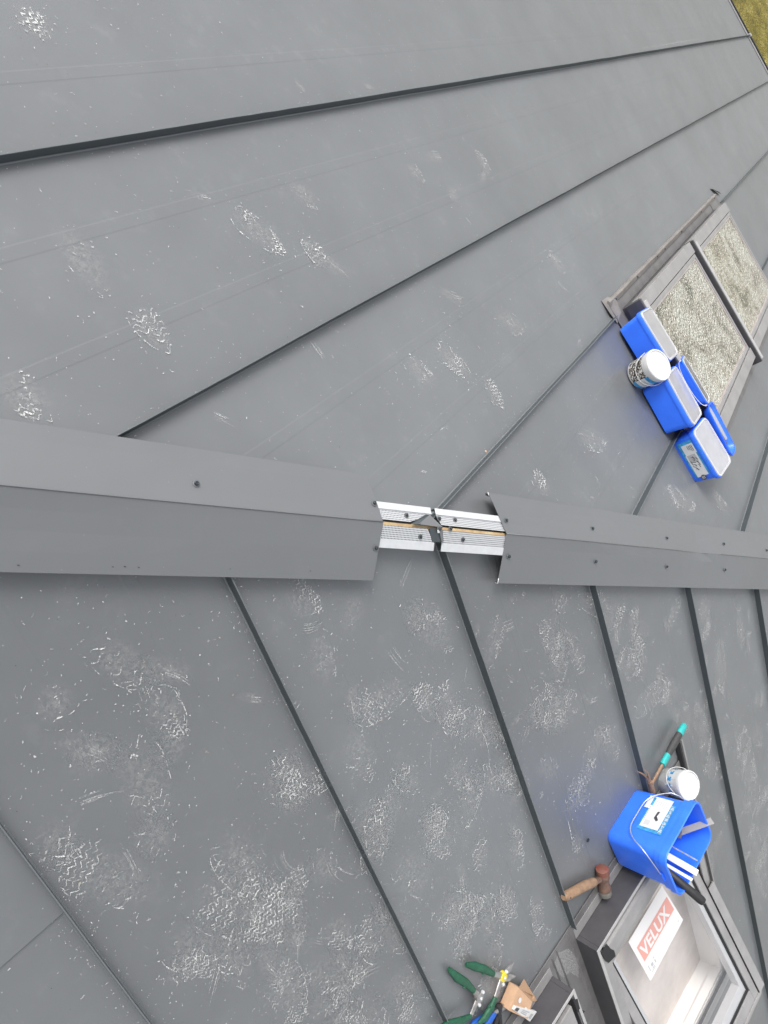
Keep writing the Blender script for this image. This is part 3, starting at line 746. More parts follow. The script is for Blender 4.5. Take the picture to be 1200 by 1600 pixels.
# sticker on the pane
st = MB(); st.face([SS(.217, -.272, -.0055), SS(.505, -.272, -.0055), SS(.522, -.060, -.0055), SS(.222, -.052, -.0055)])
sticker = st.build('sticker', M['paper'], sk, label='white rectangular sticker with a red VELUX band')
mb = MB(); mb.face([SS(.240, -.216, -.0048), SS(.500, -.216, -.0048), SS(.504, -.140, -.0048), SS(.242, -.138, -.0048)]); mb.build('band', M['pinkband'], sk)
def text(body, parent, m, O, X, Y, size, ext=0.0, shear=0, name='lettering', align='LEFT', sx=1.0, bold=0.0):
    cu_ = bpy.data.curves.new(name, 'FONT'); cu_.body = body; cu_.size = 1.0; cu_.align_x = align; cu_.extrude = ext; cu_.offset = bold; cu_.shear = shear; cu_.resolution_u = 3
    to = bpy.data.objects.new('tmp', cu_); COL.objects.link(to); dg = bpy.context.evaluated_depsgraph_get()
    me = bpy.data.meshes.new_from_object(to.evaluated_get(dg)); bpy.data.objects.remove(to); me.name = name
    X, Y = X.normalized(), Y.normalized(); Z = X.cross(Y)
    Mx = Matrix((X * size * sx, Y * size, Z * size)).transposed().to_4x4(); Mx.translation = O
    me.transform(Mx); me.materials.clear(); me.materials.append(m)
    o = bpy.data.objects.new(name, me); COL.objects.link(o); o.parent = parent; o.matrix_parent_inverse = world_of(parent).inverted()
    return o
SX = (SS(1, 0) - SS(0, 0)); SY = (SS(0, -1) - SS(0, 0))
text('VELUX', sk, M['paper'], SS(.252, -.149, -.0041), SX, SY, .078, sx=.92, bold=.028)
for i, (x, y, w_, h_) in enumerate(((.245, -.110, .004, .030), (.262, -.100, .014, .014), (.262, -.080, .016, .004), (.285, -.108, .010, .004), (.288, -.095, .006, .016), (.492, -.085, .006, .004), (.25, -.072, .03, .003))):
    mb = MB(); mb.face([SS(x, y, -.0048), SS(x + w_, y, -.0048), SS(x + w_, y + h_, -.0048), SS(x, y + h_, -.0048)]); mb.build('print', M['inkgrey'], sk)

sk2, T2 = skylight_box(-.94, 'skylight at the bottom edge beside the snips')
mb = MB(); mb.box(T2, -.002, WB + .002, -.002, .010, .0945, .0975); mb.box(T2, WB - .010, WB + .002, .010, .35, .0945, .0975); mb.build('frame_edge', M['hood'], sk2)
mb = MB(); mb.box(T2, .018, WB - .018, .018, 1.16, .03, .080); mb.build('joint', M['gap'], sk2)
mb = MB(); mb.box(T2, .04, WB - .035, .045, .17, .0805, .096); mb.build('top_casing', M['casing'], sk2, bevel=.002)
mb = MB(); mb.box(T2, .04, WB - .035, .175, 1.14, .0805, .088); mb.build('sash', M['casing'], sk2, bevel=.002)
mb = MB(); mb.face([T2(.11, .25, .0885), T2(WB - .11, .25, .0885), T2(WB - .11, 1.08, .0885), T2(.11, 1.08, .0885)]); mb.build('pane', M['wetglass'], sk2)
mb = MB(); pts = [T2(WB - .02, .03, .097), T2(WB + .0, .05, .098), T2(WB - .005, .10, .098), T2(WB + .022, .17, .085), T2(WB + .005, .17, .08), T2(WB - .02, .10, .097)]
mb.face(pts); o = mb.build('corner_flap', M['gap'], sk2); so = o.modifiers.new('t', 'SOLIDIFY'); so.thickness = .002

# ------------------------------------------------------------------ dust marks and boot prints
def rnd(a_, b_): return random.uniform(a_, b_)
def stroke(mb, P, pts, wd, mi, h=.0024):
    """flat chalky stroke: polyline in slope coordinates with a tapering width"""
    n_ = len(pts); L_, R_ = [], []
    for i, (u, v) in enumerate(pts):
        a_ = pts[max(0, i - 1)]; b_ = pts[min(n_ - 1, i + 1)]
        dx, dy = b_[0] - a_[0], b_[1] - a_[1]; l = math.hypot(dx, dy) or 1
        k = wd * .5 * (.35 + .65 * math.sin(math.pi * (i + .5) / n_)) * rnd(.6, 1.3)
        L_.append(P(u - dy / l * k, v + dx / l * k, h)); R_.append(P(u + dy / l * k, v - dx / l * k, h))
    i0 = len(mb.v); mb.v += [tuple(p) for p in L_] + [tuple(p) for p in R_]
    for i in range(n_ - 1): mb.f.append((i0 + i, i0 + i + 1, i0 + n_ + i + 1, i0 + n_ + i)); mb.m.append(mi)
def blot(mb, P, u, v, r, mi, h=.0025, n_=6, asp=1.0, ang=0.):
    i0 = len(mb.v); ca_, sa_ = math.cos(ang), math.sin(ang)
    for i in range(n_):
        a_ = 6.2832 * i / n_; q = r * rnd(.6, 1.25); x, y = q * math.cos(a_) * asp, q * math.sin(a_)
        mb.v.append(tuple(P(u + x * ca_ - y * sa_, v + x * sa_ + y * ca_, h)))
    mb.f.append(tuple(range(i0, i0 + n_))); mb.m.append(mi)
def film(mb, P, u, v, ru, rv, ang, k=18):
    """fan of faces with a radius in the uv so the film fades out at its edge"""
    ca_, sa_ = math.cos(ang), math.sin(ang); ring = []
    for i in range(k):
        a_ = 2 * math.pi * i / k; x, y = ru * math.cos(a_), rv * math.sin(a_)
        ring.append((P(u + x * ca_ - y * sa_, v + x * sa_ + y * ca_, .0019), (math.cos(a_), math.sin(a_))))
    for i in range(k):
        j = (i + 1) % k
        mb.face([P(u, v, .0019), ring[i][0], ring[j][0]], 5, uv=[(0, 0), ring[i][1], ring[j][1]])
def boot(P, pr_, idx_):
    u0, v0, u1, v1, st_, kind = pr_
    mb = MB(); L = math.hypot(u1 - u0, v1 - v0); dx, dy = (u1 - u0) / L, (v1 - v0) / L
    heel = kind == 1; W_ = (.075 if heel else min(.115, max(.085, L * .55)))
    if L > .34: W_ = .16
    seed = idx_ * 3.7; wS = 1.55 if P is A else 1.12
    def wv(t):
        if heel: return W_ * .5 * math.sqrt(max(0, 1 - (2 * t - 1) ** 4))
        return W_ * .5 * (math.sqrt(max(0, 1 - (2 * t - 1) ** 4))) * (.82 + .18 * math.sin(3.6 * t + .6))
    def loc(t, s_): return (u0 + dx * t * L - dy * s_, v0 + dy * t * L + dx * s_)
    side_ = rnd(-1, 1) * (.35 if P is B else .05)
    def mask(t, s_): return 1.35 * noise.noise(V((t * L * 15 + seed, s_ * 15, seed))) + .6 * noise.noise(V((t * L * 48 + seed, s_ * 48, 3))) + side_ * s_ / W_ * 2 - .06
    film(mb, P, (u0 + u1) / 2, (v0 + v1) / 2, L * .62, W_ * .62, math.atan2(dy, dx))
    if heel: step, amp, wl, sq = .0125, .0032, .020, 1
    elif kind == 2: step, amp, wl, sq = .0135, .0048, .030, 0
    else: step, amp, wl, sq = .0125, .0052, .0175, 1
    kf = random.choice((.9, 1.1, 1.35, 1.6)) if P is B else 1.0; step *= kf; amp *= kf; wl *= kf
    nr = max(3, int(L / step)); ph0 = rnd(0, 6)
    def wave(x, r_):
        q = x / wl + ph0 + (.12 * r_ if kind == 2 else 0)
        if sq: f_ = abs((q % 1.0) * 2 - 1) * 2 - 1
        else: f_ = math.sin(q * 6.2832)
        return amp * f_
    for r_ in range(nr):
        t = (r_ + .5) / nr; hw = wv(t); x = -hw; run = []; wd = rnd(.0011, .0034) * wS
        bow = .010 * (kind != 1)
        def flush(run):
            if len(run) > 1:
                mk = mask(t, run[len(run) // 2][1]); mi = 2 if mk > .50 - .45 * st_ and random.random() < .25 + .6 * st_ else (1 if mk > .12 - .2 * st_ else 0)
                stroke(mb, P, [q[0] for q in run], wd * rnd(.7, 1.3), mi)
        while x < hw:
            mk = mask(t, x)
            if mk > .40 - .66 * st_ and random.random() > .06:
                tt = t + (wave(x, r_) + bow * (1 - (x / max(hw, .01)) ** 2)) / L
                jx = .0006 * noise.noise(V((x * 300, r_, seed)))
                run.append((loc(tt, x + jx), x))
                if len(run) > 9: flush(run); run = run[-1:]
            else: flush(run); run = []
            x += .0022
        flush(run)
        # cross bars that tie one tread row to the next
        for q in range(3):
            x = rnd(-hw, hw)
            if mask(t + .01, x) > .52 - .6 * st_ and random.random() < .5:
                stroke(mb, P, [loc(t, x), loc(t + .4 / nr, x + rnd(-.002, .002)), loc(t + .9 / nr, x + rnd(-.003, .003))], rnd(.001, .0022) * wS, 1)
        for q in range(2):
            if random.random() < st_ * .7:
                x = rnd(-hw, hw)
                if mask(t, x) > .3: u, v = loc(t + rnd(-.3, .3) / nr, x); blot(mb, P, u, v, rnd(.001, .0024), 1, asp=rnd(1, 2.4), ang=rnd(0, 3))
    # broken outline
    for sg in (-1, 1):
        t = .05
        while t < .95:
            if mask(t + 5, sg) > .1 and random.random() < st_ * .8:
                stroke(mb, P, [loc(t + .03 * i, sg * wv(min(.98, t + .03 * i))) for i in range(4)], rnd(.0012, .0026) * wS, 1 if random.random() < .7 else 2)
            t += rnd(.05, .16)
    # crumbs of dirt about it
    for k in range(int(16 * st_) + 4):
        t, s_ = rnd(-.3, 1.3), rnd(-W_, W_); u, v = loc(t, s_); blot(mb, P, u, v, rnd(.0006, .0019), 2 if random.random() < .3 else 1, asp=rnd(1, 2.5), ang=rnd(0, 3))
    if mb.f: 
        mb.build('boot_print', DUST, house, kind='stuff')
PRA = [(-1.545,-0.120,-1.468,-0.073,0.60,0),(-1.047,-0.383,-0.877,-0.397,0.40,0),(-0.973,0.104,-0.822,0.185,1.0,0),(-0.842,0.305,-0.744,0.312,0.95,1),(-0.830,-0.353,-0.715,-0.349,0.80,2),(-0.376,0.561,-0.224,0.632,0.95,2),(-0.186,0.711,-0.075,0.680,0.65,1),(-0.919,1.608,-0.793,1.567,0.30,1),(-0.802,-0.705,-0.693,-0.688,0.45,0),(-1.002,0.386,-0.903,0.450,0.30,0),(-0.954,1.046,-0.872,1.070,0.20,0),(-0.829,1.225,-0.751,1.208,0.20,1),(-0.416,1.673,-0.310,1.710,0.20,0),(-0.348,0.989,-0.214,1.140,0.30,0),(-0.402,0.378,-0.281,0.444,0.20,0),(0.157,0.622,0.257,0.658,0.45,0),(0.204,1.028,0.338,1.212,0.25,0),(0.699,1.421,0.874,1.602,0.40,0),(0.935,1.830,1.094,1.907,0.40,0)]
PRB = [(-0.485,-0.140,-0.424,-0.013,0.55,0),(-0.457,0.011,-0.479,0.165,0.50,2),(-0.293,-0.001,-0.379,0.078,0.35,0),(-0.157,0.133,-0.161,0.228,0.50,1),(-0.455,0.281,-0.258,0.345,0.80,0),(-0.238,0.361,-0.217,0.496,0.75,1),(-0.895,-0.286,-0.860,-0.145,0.50,2),(-0.861,-0.128,-0.842,0.003,0.80,0),(-0.976,-0.239,-1.054,-0.217,0.40,0),(-0.681,0.207,-0.670,0.308,0.50,1),(-0.391,0.510,-0.371,0.640,0.60,0),(-0.139,0.759,-0.259,0.900,0.85,0),(-0.233,0.657,-0.192,0.803,0.50,0),(-0.381,0.720,-0.346,0.933,0.75,0),(-0.102,1.096,-0.123,1.242,0.55,0),(-0.877,0.272,-0.872,0.485,0.80,2),(-0.986,0.329,-0.830,0.668,0.60,0),(-0.732,0.518,-0.847,0.575,0.50,0),(-1.153,0.051,-1.049,0.287,0.50,0),(-1.137,0.454,-1.033,0.503,0.70,1),(-0.927,0.692,-0.938,0.885,0.75,0),(-0.971,0.490,-1.008,0.655,0.40,0),(-0.697,1.148,-0.671,1.303,0.60,1),(0.336,0.526,0.356,0.757,0.50,0),(0.130,0.740,0.402,1.000,0.65,0),(0.423,0.697,0.442,0.831,0.95,1),(0.433,0.483,0.431,0.580,0.45,0),(0.783,0.966,0.789,1.162,0.75,2),(0.659,1.226,0.969,1.307,0.70,2),(0.999,1.077,1.148,1.020,0.45,0),(1.139,1.516,1.109,1.874,0.60,0),(1.378,1.410,1.339,1.680,0.50,0),(1.618,1.380,1.599,1.613,0.60,1),(1.411,1.942,1.481,2.583,0.65,0),(1.314,1.898,1.166,2.009,0.50,0),(0.219,1.174,0.276,1.334,0.75,0),(0.375,1.227,0.254,1.224,0.60,1),(-0.139,1.572,-0.097,1.385,0.50,1),(-0.232,1.226,-0.220,1.402,0.40,0),(-0.040,0.650,-0.001,0.791,0.30,1),(0.823,0.841,0.756,0.945,0.35,0),(1.352,2.592,1.379,3.174,0.70,0),(0.946,2.428,1.082,2.353,0.30,0),(1.066,1.717,0.974,1.452,0.35,0),(1.316,1.118,1.308,1.321,0.40,0),(-0.542,0.507,-0.538,0.708,0.30,0),(-1.152,-0.037,-1.140,0.065,0.30,0),(-0.784,0.804,-0.790,1.015,0.35,0),(-0.413,1.043,-0.385,1.259,0.30,0),(-0.628,0.840,-0.594,1.050,0.30,0),(-0.043,0.807,-0.038,0.954,0.30,0),(-0.998,-0.041,-1.021,-0.130,0.30,0),(0.255,0.992,0.251,0.814,0.35,0),(0.891,1.672,0.854,1.456,0.30,0)]
# the walked-over near slope: many partial, overlapping prints and skids
rs_ = random.getstate(); random.seed(5)
for (ua, ub, va, vb, n_, lv) in ((-1.15, -.65, -.25, .75, 10, .32), (-.55, -.05, .0, 1.25, 14, .34), (-1.0, -.65, .6, 1.2, 6, .35), (.05, .55, .35, 1.5, 10, .34), (.65, 1.15, .75, 2.3, 12, .36), (1.25, 1.7, 1.1, 3.2, 14, .42), (-.55, -.1, 1.2, 1.6, 5, .3)):
    for k in range(n_):
        u, v, a_ = rnd(ua, ub), rnd(va, vb), random.gauss(1.2, .7)
        if v < u / math.tan(B.al) + .14: continue
        l = rnd(.09, .26); PRB.append((u, v, u + l * math.cos(a_), v + l * math.sin(a_), max(.15, random.gauss(lv, .12)), random.choice((0, 0, 2, 1 if l < .13 else 0))))
random.setstate(rs_)
def smears(P, n_, ua, ub, va, vb, lv):
    mb = MB()
    for k in range(n_):
        u, v = rnd(ua, ub), rnd(va, vb)
        if v < u / math.tan(P.al) + .12 or (P is B and -1.1 < u < .95 and v > 1.62): continue
        a_ = random.gauss(1.3, .9); cv = rnd(-3, 3); l = rnd(.02, .09); n2 = random.randint(2, 7)
        for q in range(n2):
            o_ = q * rnd(.002, .006); ang = a_; x, y = u - math.sin(a_) * o_, v + math.cos(a_) * o_; pts = [(x, y)]; ll = l * rnd(.4, 1.1)
            for j in range(6): ang += cv * ll / 6 * 4; x += ll / 6 * math.cos(ang); y += ll / 6 * math.sin(ang); pts.append((x, y))
            if any(p[1] > 1.67 for p in pts) and P is B and u < .95: continue
            stroke(mb, P, pts, rnd(.0008, .0030), 0 if random.random() < lv else 1)
        if random.random() < .35: film(mb, P, u, v, l * 1.2, l * .5, a_)
    mb.build('scuff_marks', DUST, house, kind='stuff')
smears(B, 60, -1.15, -.02, -.2, 1.6, .7); smears(B, 60, .02, 1.15, .3, 2.2, .7); smears(B, 40, 1.22, 1.75, 1.0, 3.2, .6); smears(A, 24, -1.5, .9, -.6, 1.9, .85)
def cut(L_): return [p for p in L_ if not (-1.1 < max(p[0], p[2]) and min(p[0], p[2]) < .88 and max(p[1], p[3]) > 1.66)]
PRB = cut(PRB)
for i, p_ in enumerate(PRA): boot(A, p_, i)
for i, p_ in enumerate(PRB): boot(B, p_, i + 50)

# scattered dust, swarf and scuffs (uncountable)
def scatter(P, n_, u0, u1, v0, v1, dens, clusters):
    mb = MB(); k = 0; tries = 0
    while k < n_ and tries < n_ * 12:
        tries += 1; u, v = rnd(u0, u1), rnd(v0, v1)
        if v < u / math.tan(P.al) + .10: continue
        d_ = dens(u, v)
        if random.random() > d_: continue
        if P is B and -1.1 < u < .88 and v > 1.69: continue
        if P is A and -.08 < u < .9 and v > 1.93: continue
        k += 1; a_ = rnd(0, 6.28); q = random.random()
        if q < .62: blot(mb, P, u, v, rnd(.0005, .0015) * (1.8 if random.random() < .08 else 1.1), 2 if random.random() < .35 else 1, asp=rnd(1, 2.6), ang=a_, n_=5)
        elif q < .93:
            l = rnd(.004, .012); c_ = rnd(-1.2, 1.2)
            stroke(mb, P, [(u, v), (u + l * .5 * math.cos(a_), v + l * .5 * math.sin(a_)), (u + l * math.cos(a_ + c_ * .5), v + l * math.sin(a_ + c_ * .5))], rnd(.0007, .0020), random.choice((0, 1, 1, 2)))
        elif q < .97: blot(mb, P, u, v, rnd(.0008, .0016), 4, n_=5)
        else: blot(mb, P, u, v, rnd(.0012, .003), 3, asp=1.5, ang=a_, n_=6)
    for cu_, cv_, rad, m_, lvl in clusters:
        for j in range(int(m_ * .45)):
            a_ = rnd(0, 6.28); r_ = rad * abs(random.gauss(0, .55)); u, v = cu_ + r_ * math.cos(a_), cv_ + r_ * math.sin(a_)
            ang = rnd(0, 6.28); l = rnd(.004, .016); c_ = rnd(-1.6, 1.6)
            pts = [(u, v)]
            for q in range(3): ang += c_ * .4; pts.append((pts[-1][0] + l / 3 * math.cos(ang), pts[-1][1] + l / 3 * math.sin(ang)))
            stroke(mb, P, pts, rnd(.0007, .0020), min(2, max(0, int(random.gauss(lvl, .6)))))
    return mb
def densA(u, v): return .25 + .75 * max(0, noise.noise(V((u * 2.2, v * 2.2, 5)))) + (.3 if v < 1.6 else 0)
def densB(u, v): return .35 + .9 * max(0, noise.noise(V((u * 2.6, v * 2.6, 15))))
clA = [(.25, .9, .25, 60, .3), (-.3, .35, .3, 50, .2), (-.1, 1.75, .14, 60, .8), (.3, 1.55, .2, 50, .6), (.9, 1.9, .3, 60, .5), (-1.05, .0, .1, 14, .8)]
clB = [(-.85, -.12, .07, 70, 1.3), (-.36, .31, .10, 120, 1.1), (-.23, .42, .06, 60, 1.2), (-.20, .80, .10, 140, 1.0), (-.36, .80, .09, 110, .9), (-.93, .45, .14, 170, .7), (-.87, .38, .09, 130, .9), (-.95, .75, .10, 120, .8),
       (-1.10, .17, .10, 90, .6), (-1.08, .48, .06, 50, 1.0), (.28, .85, .11, 120, .8), (.43, .76, .04, 50, 1.4), (.80, 1.05, .10, 120, .9), (.82, 1.27, .12, 150, .9), (1.13, 1.7, .12, 170, .9), (1.42, 2.2, .12, 220, 1.0), (1.37, 2.9, .10, 160, 1.0),
       (1.36, 1.5, .10, 110, .7), (.25, 1.25, .05, 70, 1.2), (.34, 1.22, .04, 50, 1.1), (-.45, .1, .12, 80, .5), (-.15, .55, .14, 70, .3), (-.55, .9, .18, 80, .3), (-.3, 1.2, .16, 90, .4), (-.62, 1.25, .08, 60, .9), (.45, .55, .08, 50, .7), (1.08, 2.5, .10, 60, .5), (1.6, 1.5, .1, 60, .9), (1.25, 1.95, .12, 90, .8)]
o = scatter(A, 3200, -2.2, 3.0, -1.2, 5.2, densA, clA).build('dust_marks', DUST, house, kind='stuff')
o = scatter(B, 7000, -1.9, 2.2, -1.0, 3.6, densB, clB).build('dust_marks', DUST, house, kind='stuff')
# dirt lines at the seams' feet
def seamdirt(P, u, v0, v1, n_, side):
    mb = MB()
    for k in range(n_):
        v = rnd(v0, v1); blot(mb, P, u + side * (.013 + abs(random.gauss(0, .011))), v, rnd(.0005, .0012), random.choice((1, 1, 2)), h=.0022, n_=5, asp=rnd(1, 3), ang=1.57)
    return mb
for P, u, v0, v1, n_ in ((A, -1.2, -.8, 4, 360), (A, -.6, -.7, 4, 420), (A, 0, .15, 1.9, 260), (B, -.6, -.3, 1.65, 320), (B, 0, .1, 1.68, 320), (B, .6, .55, 1.6, 200), (B, -1.2, -.7, 1.4, 420), (B, 1.2, .95, 3.2, 260), (B, 1.8, 1.4, 3.4, 160)):
    for side in (-1, 1): seamdirt(P, u, v0, v1, n_ // 2, side).build('dust_marks', DUST, house, kind='stuff')
# long scratch and a couple of crumbs
mb = MB(); stroke(mb, B, [(-.085, .64), (-.075, .70), (-.078, .75), (-.095, .80), (-.10, .86)], .003, 1); stroke(mb, B, [(.150, 1.30), (.146, 1.345), (.140, 1.39)], .005, 2)
stroke(mb, A, [(-1.24, 4.9), (-1.245, 5.6), (-1.25, 6.4), (-1.25, 7.2)], .007, 0); mb.build('scratches', DUST, house, kind='stuff')

def crumb(P, u, v, h, r, m_, name, label, cat, flat=.6):
    mb = MB(); n1 = 7
    rings = []
    for i in range(4):
        f_ = (i + .5) / 4; rad = r * math.sin(math.pi * f_)
        rings.append([P(u + rad * math.cos(6.283 * j / n1) * rnd(.7, 1.2), v + rad * math.sin(6.283 * j / n1) * rnd(.7, 1.2), h + r * flat * (1 - math.cos(math.pi * f_))) for j in range(n1)])
    mb.prism(rings); o = mb.build(name, m_); o['label'] = label; o['category'] = cat
crumb(A, -.022, .425, .0290, .0045, M['card'], 'wood_chip', 'tiny pale wood chip on the seam above the vent strips', 'wood chip')
crumb(B, .213, 1.471, .0025, .008, M['black'], 'pebble', 'small black pebble on the sheet between the bucket and the mallet', 'pebble', .4)
mb = MB(); pts = [A(-.13, 4.70, .004), A(-.10, 4.74, .018), A(-.07, 4.80, .022), A(-.045, 4.88, .010), A(-.08, 4.84, .006), A(-.11, 4.78, .003)]
mb.face(pts); o = mb.build('dead_leaf', M['black']); so = o.modifiers.new('t', 'SOLIDIFY'); so.thickness = .002
o['label'] = 'curled dark leaf lying just beyond the skylight flashing'; o['category'] = 'leaf'

# ------------------------------------------------------------------ tubs and buckets
def rrect(l, w_, r, n_=5):
    pts = []
    for cx, cy, a0 in ((l / 2 - r, w_ / 2 - r, 0), (-l / 2 + r, w_ / 2 - r, 90), (-l / 2 + r, -w_ / 2 + r, 180), (l / 2 - r, -w_ / 2 + r, 270)):
        for i in range(n_ + 1):
            a_ = R(a0 + 90 * i / n_); pts.append((cx + r * math.cos(a_), cy + r * math.sin(a_)))
    return pts
def loop(l, w_, r, z, n_=5, dx=0, dy=0): return [V((x + dx, y + dy, z)) for x, y in rrect(l, w_, r, n_)]
def handed(P, M_):
    """slope B's frame is left-handed in (u, v, n): mirror u so meshes keep their outside outside"""
    return M_
def place_frame(P, u, v, h, w3=(0, 0, 0)):
    x, y, z = P.H, P.D, P.N
    if x.cross(y).dot(z) < 0: x = -x
    Bm = Matrix((x, y, z)).transposed(); a_ = V(w3)
    if P is B: a_ = V((w3[0], -w3[1], -w3[2])) # same physical turn in the mirrored frame
    rot = Matrix.Rotation(a_.length, 3, a_.normalized()) if a_.length > 1e-6 else Matrix.Identity(3)
    return Matrix.Translation(P(u, v, h)) @ (Bm @ rot).to_4x4()
def part(mb, name, m_, parent, **k): return mb.build(name, m_, parent, local=True, **k)

def tub(u, v, h, w3, l, w_, Hh, label, lidmat='lid', body='blue', handle=False, sticker_=False):
    t = empty('plastic_tub', place_frame(A, u, v, h, w3), label, 'tub', 'blue tubs lined up against the wet skylight')
    r = .026; k = .86
    mb = MB()
    mb.prism([loop(l * k, w_ * k, r * .8, .002), loop(l * k + .004, w_ * k + .004, r, .010), loop(l * .955, w_ * .955, r, Hh * .78), loop(l * .96, w_ * .96, r, Hh * .80)])
    smooth_by_angle(part(mb, 'body', M[body], t), 35)
    mb = MB()
    mb.prism([loop(l * .955, w_ * .955, r, Hh * .79), loop(l * .99, w_ * .99, r * 1.05, Hh * .795), loop(l, w_, r * 1.1, Hh * .82), loop(l, w_, r * 1.1, Hh * .93), loop(l * .985, w_ * .985, r, Hh * .955)])
    smooth_by_angle(part(mb, 'rim', M[body], t), 35)
    mb = MB()
    mb.prism([loop(l * .965, w_ * .965, r, Hh * .956), loop(l * .965, w_ * .965, r, Hh * .99), loop(l * .95, w_ * .95, r, Hh), loop(l * .91, w_ * .89, r * .9, Hh), loop(l * .90, w_ * .87, r * .9, Hh - .004)], caps=True)
    smooth_by_angle(part(mb, 'lid', M['lidrim'], t), 30)
    mb = MB(); mb.prism([loop(l * .89, w_ * .86, r * .85, Hh - .0038), loop(l * .88, w_ * .84, r * .8, Hh - .0022)])
    part(mb, 'lid_panel', M[lidmat], t)
    if handle:
        mb = MB(); pts = []
        for i in range(17):
            a_ = math.pi * i / 16; pts.append(V((-l * .48 * math.cos(a_), -w_ * .5 - .004 - .004 * math.sin(a_), Hh * .86 - .03 * math.sin(a_) ** .7)))
        mb.tube(pts, .0018, n=6); part(mb, 'handle', M['white_pl'], t, smooth=True)
    return t
tb_c = tub(.45, 1.822, .003, (-.058, 0, -.102), .264, .205, .13, 'plain blue tub with a grey lid, front row behind the white pot', handle=False)
tb_a = tub(.175, 1.945, .013, (-.06, -.05, -.128), .262, .19, .122, 'blue tub with a grey lid at the skylight corner, farthest from the labelled tub')
tb_d = tub(.455, 2.005, .098, (-.16, -.02, -.10), .250, .11, .050, 'grey lidded blue tub resting on the skylight edge behind the plain tub', handle=True)
tb_e = tub(.73, 1.838, .003, (.07, -.029, -.078), .254, .200, .118, 'blue tub with a printed white label on its front')
# shallow blue lid lying behind the labelled tub
t = empty('tub_lid', place_frame(A, .722, 2.015, .100, (-.12, .024, -.16)), 'empty upturned blue lid lying behind the labelled tub', 'lid')
mb = MB(); mb.prism([loop(.23, .125, .03, 0), loop(.262, .155, .035, .022), loop(.266, .160, .036, .030), loop(.250, .145, .034, .030), loop(.236, .130, .03, .010)]); smooth_by_angle(part(mb, 'lid_tray', M['blue'], t), 35)
mb = MB(); mb.prism([loop(.262, .156, .035, .0302), loop(.262, .156, .035, .0325), loop(.252, .147, .034, .0325), loop(.252, .147, .034, .0302)], caps=False); part(mb, 'lid_rim', M['blue'], t)
# label on tub e: on its front face (towards the hip: local -y), sloping with the wall
def side_face(l, w_, Hh, k=.86):
    """returns f(x, z) on the -y wall of a tapering tub, 1.2 mm proud"""
    def f_(x, z, off=.0012):
        q = max(0, min(1, z / (Hh * .78))); y = -(w_ * k / 2 + .002 + (w_ * .955 / 2 - w_ * k / 2 - .002) * q)
        return V((x, y - off, z))
    return f_
fe = side_face(.254, .200, .118)
def quad(f_, x0, x1, z0, z1, off=.0012): return [f_(x0, z0, off), f_(x1, z0, off), f_(x1, z1, off), f_(x0, z1, off)]
def dec(f_, parent, name, m_, x0, x1, z0, z1, off): mb = MB(); mb.face(quad(f_, x0, x1, z0, z1, off)); return part(mb, name, m_, parent)
lab = dec(fe, tb_e, 'label', M['cyan'], -.095, .085, .018, .088, .0012)
dec(fe, tb_e, 'label_white', M['label'], -.080, -.030, .030, .086, .0018)
dec(fe, tb_e, 'label_white', M['label'], -.030, .085, .026, .080, .0018)
dec(fe, tb_e, 'label_picture', M['inkgrey'], -.028, .012, .032, .072, .0022)
mb = MB()
for k in range(16):
    x, z = rnd(-.025, .045), rnd(.034, .074); a_ = rnd(-.6, .6) + .5; l = rnd(.008, .02)
    mb.face([fe(x, z, .0026), fe(x + l * math.cos(a_), z + l * math.sin(a_), .0026), fe(x + l * math.cos(a_) + .001, z + l * math.sin(a_) - .003, .0026), fe(x + .001, z - .003, .0026)])
part(mb, 'label_drawing', M['ink'], tb_e, kind='stuff')
mb = MB(); mb.face([fe(.092 + .013 * math.cos(6.283 * i / 20), .052 + .013 * math.sin(6.283 * i / 20), .0028) for i in range(20)]); part(mb, 'round_badge', M['ink'], tb_e)
for zz in (.056, .050, .045): dec(fe, tb_e, 'print', M['label'], .085, .099, zz, zz + .0022, .0034)
for i in range(4): dec(fe, tb_e, 'print', M['ink'], -.072, -.045 + rnd(-.01, .004), .076 - i * .007, .0785 - i * .007, .0030)
for i in range(11):
    mb = MB(); x = -.075 + i * .0135; y = -.200 / 2 - .0006; mb.face([V((x, y, .102)), V((x + .0105, y, .102)), V((x + .0105, y, .1060)), V((x, y, .1060))]); part(mb, 'rim_print', M['cyan'] if 1 else None, tb_e)

